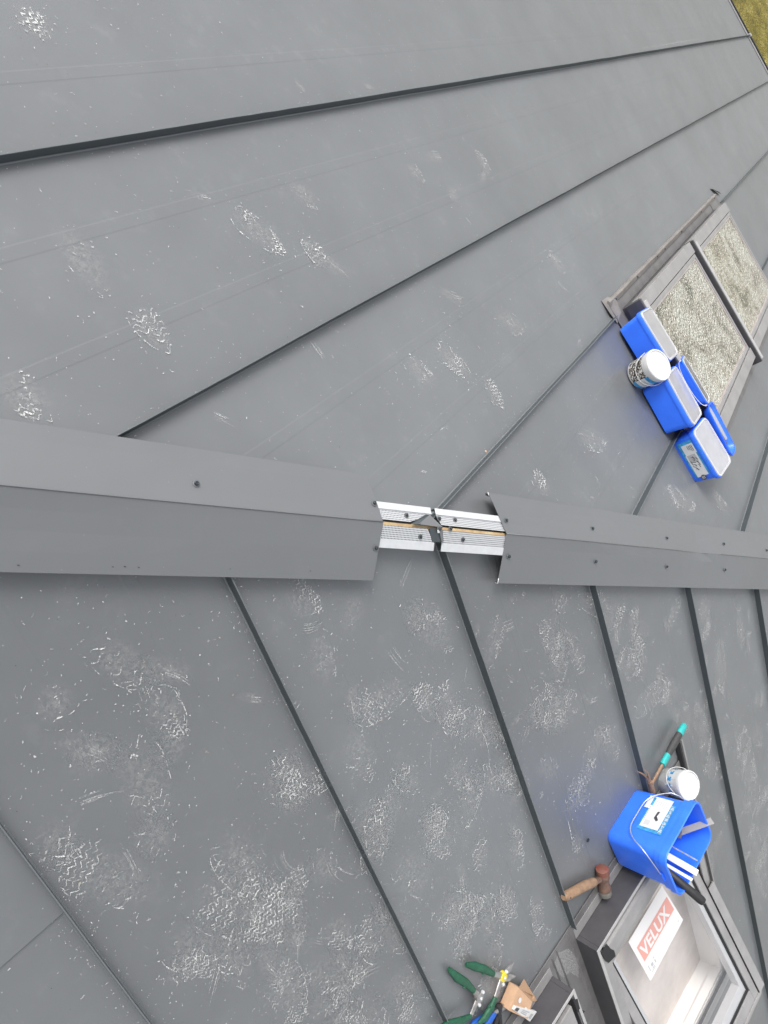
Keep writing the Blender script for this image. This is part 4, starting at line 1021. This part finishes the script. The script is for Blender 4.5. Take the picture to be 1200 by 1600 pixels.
def pot(P, u, v, h, w3, r, Hh, label, fill, group):
    t = empty('round_pot', place_frame(P, u, v, h, w3), label, 'pot', group)
    n_ = 32
    def rg(rad, z, dx=0): return [V((rad * math.cos(2 * math.pi * i / n_), rad * math.sin(2 * math.pi * i / n_), z)) for i in range(n_)]
    k = .86
    mb = MB(); mb.prism([rg(r * k * .94, 0), rg(r * k, .006), rg(r * .945, Hh * .80), rg(r * .95, Hh * .82)]); smooth_by_angle(part(mb, 'body', M['white_pl'], t), 35)
    mb = MB(); mb.prism([rg(r * .95, Hh * .80), rg(r * .99, Hh * .81), rg(r * .995, Hh * .85), rg(r, Hh * .86), rg(r, Hh * .97), rg(r * .97, Hh), rg(r * .90, Hh), rg(r * .88, Hh - .004)]); smooth_by_angle(part(mb, 'lid', M['white_pl'], t), 30)
    # printed band round the wall, split in what faces the camera
    def arc(a0, a1, z0, z1, m_, name, off=.0010):
        mb = MB(); kk = 12
        rad = lambda z: r * (k + (.945 - k) * min(1, z / (Hh * .80))) + off
        for i in range(kk):
            p, q = a0 + (a1 - a0) * i / kk, a0 + (a1 - a0) * (i + 1) / kk
            mb.face([V((rad(z) * math.cos(x), rad(z) * math.sin(x), z)) for x, z in ((p, z0), (q, z0), (q, z1), (p, z1))])
        return part(mb, name, m_, t)
    # wire handle lying against the wall
    mb = MB(); pts = []
    for i in range(15):
        a_ = math.pi * i / 14; pts.append(V((r * 1.03 * math.cos(a_), -r * 1.0 * math.sin(a_) ** .8 * 1.0 - .001, Hh * .78 - .045 * math.sin(a_))))
    mb.tube(pts, .0014, n=6); part(mb, 'handle', M['white_pl'], t, smooth=True)
    return t, arc
def speckle_mat():
    m = bpy.data.materials.new('screws_through_plastic'); m.use_nodes = True; t_ = m.node_tree; b_ = t_.nodes['Principled BSDF']; b_.inputs['Roughness'].default_value = .4
    tc = t_.nodes.new('ShaderNodeTexCoord'); vo = t_.nodes.new('ShaderNodeTexVoronoi'); vo.inputs['Scale'].default_value = 210; t_.links.new(tc.outputs['Object'], vo.inputs[0])
    rp = t_.nodes.new('ShaderNodeValToRGB'); rp.color_ramp.elements[0].color = (.03, .025, .02, 1); rp.color_ramp.elements[1].color = (.62, .60, .57, 1); rp.color_ramp.elements[0].position = .45; rp.color_ramp.elements[1].position = .90
    sp = t_.nodes.new('ShaderNodeSeparateColor'); t_.links.new(vo.outputs['Color'], sp.inputs[0]); t_.links.new(sp.outputs[0], rp.inputs[0]); t_.links.new(rp.outputs[0], b_.inputs['Base Color'])
    return m
M['speckle'] = speckle_mat()
pt, arc = pot(A, .256, 1.762, .020, (.265, -.036, 0), .073, .125, 'white round pot full of screws standing in front of the blue tubs', 'x', None)
pi_ = math.pi
arc(-pi_ * .95, -pi_ * .45, .012, .088, M['speckle'], 'screws_inside', .0008)
arc(-pi_ * .45, -pi_ * .08, .010, .092, M['label'], 'label', .0010)
arc(-pi_ * .45, -pi_ * .05, .074, .094, M['cyan'], 'label_band', .0014); arc(-pi_ * .45, -pi_ * .05, .008, .024, M['cyan'], 'label_band', .0014)
for i in range(3): arc(-pi_ * .40, -pi_ * (.18 + .03 * i), .040 + i * .010, .0425 + i * .010, M['inkgrey'], 'print', .0018)
pt2, arc2 = pot(B, .754, 1.688, .004, (.345, -.12, 0), .060, .127, 'white round pot beside the hammer and the tool bucket', 'x', None)
arc2(0, 2 * pi_, .050, .094, M['label'], 'label', .0010); arc2(0, 2 * pi_, .062, .080, M['cyan'], 'label_band', .0014)
for i in range(14): arc2(i * .45, i * .45 + .22, .069, .073, M['label'], 'print', .0018)
for i in range(8): arc2(i * .8, i * .8 + .35, .020, .0215, M['inkgrey'], 'print', .0012); arc2(i * .8, i * .8 + .02, .020, .040, M['inkgrey'], 'print', .0012)

# open blue bucket with tools on slope B
BL, BW, BH = .297, .205, .255
bt = empty('tool_bucket', place_frame(B, .45, 1.648, .004, (.108, .017, -.041)), 'open blue rectangular bucket holding tools and metal strips', 'bucket')
k = .86; r = .035
mb = MB()
outer = [loop(BL * k, BW * k, r * .9, .003), loop(BL * k + .006, BW * k + .006, r, .012), loop(BL * .935, BW * .935, r, BH * .80)]
inner = [loop(BL * .955 - .004, BW * .955 - .004, r, BH * .86), loop(BL * k, BW * k, r * .95, .014)]
rings = outer + [loop(BL * .972, BW * .965, r, BH * .803), loop(BL * .975, BW * .968, r, BH * .885), loop(BL * 1.01, BW * 1.01, r * 1.05, BH * .89), loop(BL * 1.012, BW * 1.012, r * 1.08, BH * .93), loop(BL * 1.012, BW * 1.012, r * 1.08, BH * .985), loop(BL * .985, BW * .985, r * 1.05, BH), loop(BL * .955, BW * .955, r, BH * .99)] + inner
mb.prism(rings); smooth_by_angle(part(mb, 'body', M['blue_dirty'], bt), 32)
xs_ = -1   # in the mirrored frame of slope B local +x runs towards smaller u
for sx in (-1, 1):
    mb = MB(); mb.prism([loop(.012, .030, .004, BH * .80, dx=sx * (BL * .5 - .002), dy=0), loop(.014, .034, .004, BH * .875, dx=sx * (BL * .5 + .001), dy=0)]); part(mb, 'handle_lug', M['blue_dirty'], bt)
mb = MB(); pts = []
for i in range(25):
    a_ = math.pi * i / 24; c_, s_ = math.cos(a_), math.sin(a_)
    pts.append(V((BL * .515 * c_, -(BW * .49 + .006) * min(1, s_ * 2.2) - .002, BH * .86 - .150 * s_ ** 1.15 + (.008 * math.sin(a_ * 5)))))
mb.tube(pts, .0022, n=8); part(mb, 'handle', M['wire'], bt, smooth=True)
fb_ = side_face(BL, BW, BH)
# label: x positive is towards smaller u (left in the photo's upright sense)
dec(fb_, bt, 'label', M['cyan'], -.085, .055, .095, .195, .0012)
lw = dec(fb_, bt, 'label_white', M['label'], -.105, .040, .100, .176, .0018)
dec(fb_, bt, 'label_white', M['label'], -.105, -.045, .078, .100, .0018)
dec(fb_, bt, 'label_band', M['cyan'], -.100, -.062, .097, .107, .0024)
mb = MB(); mb.face([fb_(-.040, .140, .0026), fb_(-.008, .138, .0026), fb_(.004, .152, .0026), fb_(-.004, .158, .0026), fb_(-.018, .146, .0026), fb_(-.042, .149, .0026)]); part(mb, 'label_picture', M['ink'], bt)
for i in range(6): dec(fb_, bt, 'print', M['inkgrey'], -.092, -.062 + rnd(-.006, .006), .116 + i * .009, .1175 + i * .009, .0024)
for i in range(5): dec(fb_, bt, 'print', M['inkgrey'], .006, .030, .112 + i * .0045, .1138 + i * .0045, .0024)
for i in range(22): dec(fb_, bt, 'print', M['label'] if i % 3 else M['inkgrey'], -.080 + i * .006, -.0765 + i * .006, .181 + rnd(-.002, .002), .190 + rnd(-.003, .003), .0026)
for i in range(7): dec(fb_, bt, 'print', M['inkgrey'], -.055 + i * .009, -.049 + i * .009, .102, .1045, .0026)

BF = world_of(bt)
def inbucket(name, label, cat, pts_fn): pass
def local_thing(name, label, cat, group=None):
    return empty(name, BF.copy(), label, cat, group)
# things standing in the bucket, in its own coordinates (x: -u, y: v, z: up)
def bar(T0, p, q, wdir, w_, th_, mb):
    p, q = V(p), V(q); d_ = (q - p).normalized(); x = V(wdir); x = (x - d_ * x.dot(d_)).normalized() * w_ / 2; y = d_.cross(x).normalized() * th_ / 2
    mb.hexa([p - x - y, p + x - y, p + x + y, p - x + y, q - x - y, q + x - y, q + x + y, q - x + y])
def solo(name, label, cat, build, m_, group=None, bevel=0.):
    mb = MB(); build(mb); o = mb.build(name, m_, bevel=bevel)
    o.matrix_world = BF.copy(); WM[o] = BF.copy(); o['label'] = label; o['category'] = cat
    if group: o['group'] = group
    return o
solo('metal_strip', 'wide grey metal strip leaning out of the bucket nearest the white pot', 'metal strip', lambda mb: bar(0, (.06, -.01, .10), (-.168, .036, .262), (.0, .35, 1), .026, .002, mb), M['casing'])
solo('metal_strip', 'short grey metal offcut just inside the bucket rim', 'metal strip', lambda mb: bar(0, (.03, -.05, .05), (-.02, -.035, .225), (1, .2, 0), .030, .002, mb), M['flash'])
solo('metal_strip', 'white metal strip standing upright in the middle of the bucket', 'metal strip', lambda mb: bar(0, (.05, -.04, .03), (.035, .085, .275), (1, .05, .1), .026, .002, mb), M['paper'])
solo('metal_strip', 'narrow pale metal rod in the bucket beside the black handle', 'metal strip', lambda mb: bar(0, (.09, -.05, .03), (.075, .075, .275), (1, .05, .1), .012, .002, mb), M['alu'])
solo('screwdriver', 'thin steel screwdriver shaft leaning in the bucket beside the white strip', 'screwdriver', lambda mb: (mb.tube([(.02, -.06, .04), (-.004, .07, .262)], .003, n=8), mb.tube([(.028, -.075, .03), (.02, -.06, .05)], .009, n=8)), M['steel'])
hb = local_thing('hammer', 'hammer standing in the bucket with its black grip sticking out', 'hammer')
def tubep(name, pts, r, m_, parent, n=12, flat=1.0, ref=None):
    mb = MB(); mb.tube(pts, r, n=n, flat=flat, ref=ref); return part(mb, name, m_, parent, smooth=False)
o = tubep('grip', [(.095, .02, .17), (.098, .07, .225), (.094, .150, .295), (.0935, .157, .301)], [.011, .0155, .0165, .014], M['black'], hb); smooth_by_angle(o, 40)
tubep('shaft', [(.082, -.06, .05), (.095, .02, .17)], .006, M['steel'], hb)
mb = MB(); bar(0, (.05, -.075, .04), (.12, -.055, .045), (0, 0, 1), .022, .022, mb); part(mb, 'head', M['steel'], hb, bevel=.003)
tubep('butt_ring', [(.0935, .156, .3005), (.0932, .159, .3035)], [.009, .008], M['steel'], hb)
# dark rod lying against the skylight side behind the bucket

# ---- hammer lying beside the pot
def Bt(u, v, h): return B(u, v, h)
hm = empty('claw_hammer', Matrix.Translation(B(.75, 1.55, .0)), 'claw hammer with a teal and black grip leaning against the bucket', 'hammer')
def wtube(name, pts, r, m_, parent, n=14, flat=1.0, ref=None, ang=40):
    mb = MB(); mb.tube(pts, r, n=n, flat=flat, ref=ref); return smooth_by_angle(mb.build(name, m_, parent), ang)
h0, h1 = V((.932, 1.520)), V((.612, 1.566))
def hp(t, h): q = h0.lerp(h1, t); return B(q.x, q.y, h)
NB = B.N
wtube('grip_end', [hp(-.01, .034), hp(.01, .034), hp(.12, .034), hp(.155, .034)], [.010, .0155, .0175, .0165], M['teal'], hm, flat=.8, ref=NB)
wtube('grip', [hp(.155, .034), hp(.30, .034), hp(.42, .034), hp(.505, .034)], [.0165, .0185, .0175, .0150], M['darkgrip'], hm, flat=.8, ref=NB)
wtube('grip_collar', [hp(.505, .034), hp(.60, .034), hp(.665, .034), hp(.67, .034)], [.0150, .0155, .0150, .012], M['teal'], hm, flat=.8, ref=NB)
wtube('shaft', [hp(.66, .034), hp(.80, .034), hp(1.0, .034)], [.0085, .0075, .0080], M['rust'], hm, flat=.8, ref=NB)
wtube('head', [B(.612, 1.60, .034), B(.612, 1.580, .034), B(.612, 1.560, .034), B(.610, 1.540, .034)], [.012, .013, .011, .010], M['rust'], hm)
for sg in (-.4, 1): wtube('claw', [B(.610, 1.542, .034), B(.603 + .004 * sg, 1.510, .036 + .004 * sg), B(.592 + .010 * sg, 1.480, .032 + .010 * sg), B(.578 + .014 * sg, 1.455, .024 + .012 * sg)], [.0085, .0055, .0035, .0015], M['rust'], hm, n=8, flat=.7)

# ---- mallet
ml = empty('mallet', Matrix.Translation(B(.1, 1.60, .0)), 'soft faced mallet with a short wooden handle beside the seam end', 'mallet')
wtube('handle', [B(-.004, 1.520, .021), B(.004, 1.526, .021), B(.05, 1.553, .023), B(.11, 1.590, .024), B(.150, 1.618, .026), B(.160, 1.624, .027)], [.011, .0165, .0175, .018, .017, .014], M['handle_wood'], ml, ref=NB)
wtube('ferrule', [B(.154, 1.620, .026), B(.166, 1.629, .027), B(.185, 1.640, .028)], [.0125, .0125, .012], M['mallet_brown'], ml)
hd0, hd1 = V((.216, 1.616)), V((.192, 1.735))
def mp(t): q = hd0.lerp(hd1, t); return B(q.x, q.y, .028)
wtube('red_face', [mp(-.02), mp(.0), mp(.17), mp(.18)], [.021, .0245, .0245, .023], M['mallet_red'], ml, n=20)
wtube('head', [mp(.18), mp(.20), mp(.34), mp(.40), mp(.60), mp(.66), mp(.80), mp(.81)], [.022, .0235, .0235, .0205, .0205, .0235, .0235, .022], M['mallet_brown'], ml, n=20)
wtube('grey_face', [mp(.81), mp(.83), mp(.98), mp(1.0)], [.022, .0240, .0240, .021], M['mallet_grey'], ml, n=20)
wtube('handle_eye', [B(.0135, 1.532, .0375), B(.0140, 1.532, .0392)], [.0035, .0030], M['black'], ml, n=10)

# ---- snips
def snips(name, label, pivot, g1, g2, jaws, hs_, gcol, yellow=False):
    """aviation snips from slope-B points: pivot, two grip polylines, two jaw tips"""
    pv = B(*pivot); t = empty(name, Matrix.Translation(B(pivot[0], pivot[1], 0)), label, 'snips', 'tin snips at the bottom edge')
    for gi, gpts in enumerate((g1, g2)):
        P_ = [B(*q) for q in gpts]; n_ = len(P_)
        rs = [.0105 + .0035 * math.sin(math.pi * min(1, i / (n_ - 1) * 1.1)) for i in range(n_)]; rs[0] = .0065; rs[-1] = .0085
        wtube('grip', P_, rs, M[gcol], t, n=12, flat=.75, ref=NB)
        wtube('lever', [P_[-1], P_[-1].lerp(pv, .5), pv], [.0085, .0105, .0125], M['steel'], t, n=10, flat=.5, ref=NB)
        # thumb stop
        wtube('grip_stop', [P_[-2], P_[-2] + (P_[-2] - pv).cross(NB).normalized() * (.016 if gi else -.016) + NB * .002], [.007, .004], M[gcol], t, n=8)
    for j in jaws:
        J = B(*j); d_ = (J - pv); sidev = d_.cross(NB).normalized()
        mb = MB(); a_ = pv + sidev * .015; b_ = pv - sidev * .012; m1 = pv.lerp(J, .55) + sidev * .015; m2 = pv.lerp(J, .55) - sidev * .008
        for z0, z1 in ((-.003, .003),):
            lo = [p + NB * z0 for p in (a_, b_, m2, J, m1)]; hi = [p + NB * z1 for p in (a_, b_, m2, J, m1)]
            mb.prism([lo, hi])
        mb.build('blade', M['steel'], t, bevel=.0008)
    mb = MB(); mb.prism([[pv + (B.H * math.cos(a_) + B.D * math.sin(a_)) * rad + NB * z for a_ in [2 * math.pi * i / 16 for i in range(16)]] for rad, z in ((.017, -.007), (.017, .006), (.013, .009))]); mb.build('pivot_plate', M['yellow'] if yellow else M['steel'], t)
    for off in ((.0, .0), (.016, -.010), (-.014, .014)):
        q = pv + B.H * off[0] + B.D * off[1]
        mb = MB(); mb.prism([[q + (B.H * math.cos(a_) + B.D * math.sin(a_)) * rad + NB * z for a_ in [2 * math.pi * i / 10 for i in range(10)]] for rad, z in ((.0055, .004), (.0055, .011), (.003, .013))]); mb.build('rivet', M['alu'], t)
    return t
snips('tin_snips', 'green handled tin snips with a yellow pivot plate, jaws open', (-.365, 1.474, .030),
      [(-.462, 1.292, .018), (-.440, 1.325, .024), (-.415, 1.370, .028), (-.392, 1.425, .030)],
      [(-.512, 1.512, .030), (-.490, 1.512, .036), (-.455, 1.502, .040), (-.425, 1.490, .040)],
      [(-.305, 1.478, .030), (-.318, 1.535, .030)], 0, 'green', True)
snips('tin_snips', 'green handled tin snips with bare steel pivot, nearest the left seam', (-.470, 1.440, .024),
      [(-.520, 1.236, .016), (-.510, 1.285, .022), (-.492, 1.335, .026), (-.478, 1.395, .026)],
      [(-.640, 1.360, .020), (-.600, 1.390, .026), (-.565, 1.425, .028), (-.525, 1.460, .026)],
      [(-.475, 1.505, .020), (-.500, 1.490, .016)], 0, 'green')
# black cap on the end of the first grip
pl = empty('pliers', Matrix.Translation(B(-.45, 1.56, 0)), 'pliers with blue grips lying under the green snips', 'pliers')
wtube('grip', [B(-.60, 1.560, .014), B(-.54, 1.568, .018), B(-.48, 1.572, .020), B(-.440, 1.572, .020)], [.009, .012, .013, .010], M['bluegrip'], pl, flat=.75, ref=NB)
wtube('grip', [B(-.62, 1.515, .010), B(-.57, 1.520, .013), B(-.52, 1.520, .013), B(-.47, 1.545, .014)], [.009, .012, .012, .009], M['bluegrip'], pl, flat=.75, ref=NB)
wtube('jaw', [B(-.445, 1.565, .018), B(-.415, 1.585, .018), B(-.385, 1.615, .018), B(-.360, 1.650, .016)], [.010, .014, .009, .004], M['steel'], pl, flat=.6, ref=NB)
wtube('jaw', [B(-.470, 1.545, .016), B(-.430, 1.560, .016), B(-.400, 1.610, .014), B(-.368, 1.655, .014)], [.008, .012, .008, .004], M['black'], pl, flat=.6, ref=NB)
pl2 = empty('pincers', Matrix.Translation(B(-.45, 1.62, 0)), 'black handled pincers half hidden beside the cardboard box', 'pincers')
wtube('handle', [B(-.50, 1.66, .010), B(-.46, 1.63, .014), B(-.43, 1.600, .016)], [.007, .009, .007], M['black'], pl2)
wtube('handle', [B(-.47, 1.70, .010), B(-.44, 1.66, .014), B(-.425, 1.61, .016)], [.007, .009, .007], M['black'], pl2)
wtube('jaw', [B(-.43, 1.605, .016), B(-.415, 1.572, .020), B(-.425, 1.550, .022)], [.009, .012, .004], M['black'], pl2)

# ---- cardboard box and paper packet
cb_ = empty('cardboard_box', Matrix.Translation(B(-.35, 1.63, .006)), 'small open brown cardboard box with white dots on its flap', 'box')
q = [(-.338, 1.552, .050), (-.404, 1.585, .046), (-.345, 1.700, .050), (-.290, 1.66, .050)]
def q3(u, v, h): return B(u, v, h)
c4 = [(-.335, 1.560), (-.402, 1.590), (-.352, 1.705), (-.288, 1.672)]
mb = MB()
for i in range(4):
    (ua, va), (ub, vb) = c4[i], c4[(i + 1) % 4]
    ia = lambda uu, vv: (-.345 + (uu + .345) * .97, 1.632 + (vv - 1.632) * .97)
    (ja, ka), (jb, kb) = ia(ua, va), ia(ub, vb)
    mb.hexa([B(ua, va, .0065), B(ub, vb, .0065), B(jb, kb, .0065), B(ja, ka, .0065), B(ua, va, .046), B(ub, vb, .046), B(jb, kb, .046), B(ja, ka, .046)])
mb.build('box_wall', M['card'], cb_)
mb = MB(); mb.hexa([B(u, v, .0065) for u, v in c4] + [B(u, v, .009) for u, v in c4]); mb.build('box_bottom', M['card'], cb_)
flap = [B(-.335, 1.560, .047), B(-.402, 1.590, .046), B(-.352, 1.705, .050), B(-.312, 1.662, .054)]
mb = MB(); mb.face(flap); o = mb.build('flap', M['card'], cb_); so = o.modifiers.new('t', 'SOLIDIFY'); so.thickness = .0012
flap2 = [B(-.334, 1.560, .047), B(-.311, 1.662, .054), B(-.282, 1.715, .038), B(-.287, 1.600, .022)]
mb = MB(); mb.face(flap2); o = mb.build('flap', mat('cardboard_dark', (.40, .25, .15), .8), cb_); so = o.modifiers.new('t', 'SOLIDIFY'); so.thickness = .0012
for (u, v) in ((-.352, 1.600), (-.348, 1.655)):
    mb = MB(); mb.face([B(u + .008 * math.cos(6.283 * i / 16), v + .011 * math.sin(6.283 * i / 16), .0535 if v > 1.62 else .0512) for i in range(16)]); mb.build('white_dot', M['paper'], cb_)
pk = empty('paper_packet', Matrix.Translation(B(-.36, 1.67, .006)), 'small white printed packet leaning on the cardboard box', 'packet')
pf = [B(-.390, 1.596, .052), B(-.378, 1.592, .056), B(-.312, 1.715, .058), B(-.345, 1.735, .046)]
mb = MB(); mb.hexa([p - NB * .012 for p in pf] + pf); mb.build('packet_body', M['paper'], pk, bevel=.0008)
def pkp(a_, b_, o_=.0008): return pf[0].lerp(pf[3], a_).lerp(pf[1].lerp(pf[2], a_), b_) + NB * o_
for (a0, a1, b0, b1, m_) in ((.05, .20, .1, .8, 'ink'), (.35, .65, .25, .38, 'inkgrey'), (.35, .62, .48, .58, 'inkgrey'), (.35, .70, .68, .78, 'inkgrey'), (.80, .92, .2, .7, 'inkgrey')):
    mb = MB(); mb.face([pkp(a0, b0), pkp(a1, b0), pkp(a1, b1), pkp(a0, b1)]); mb.build('print', M[m_], pk)
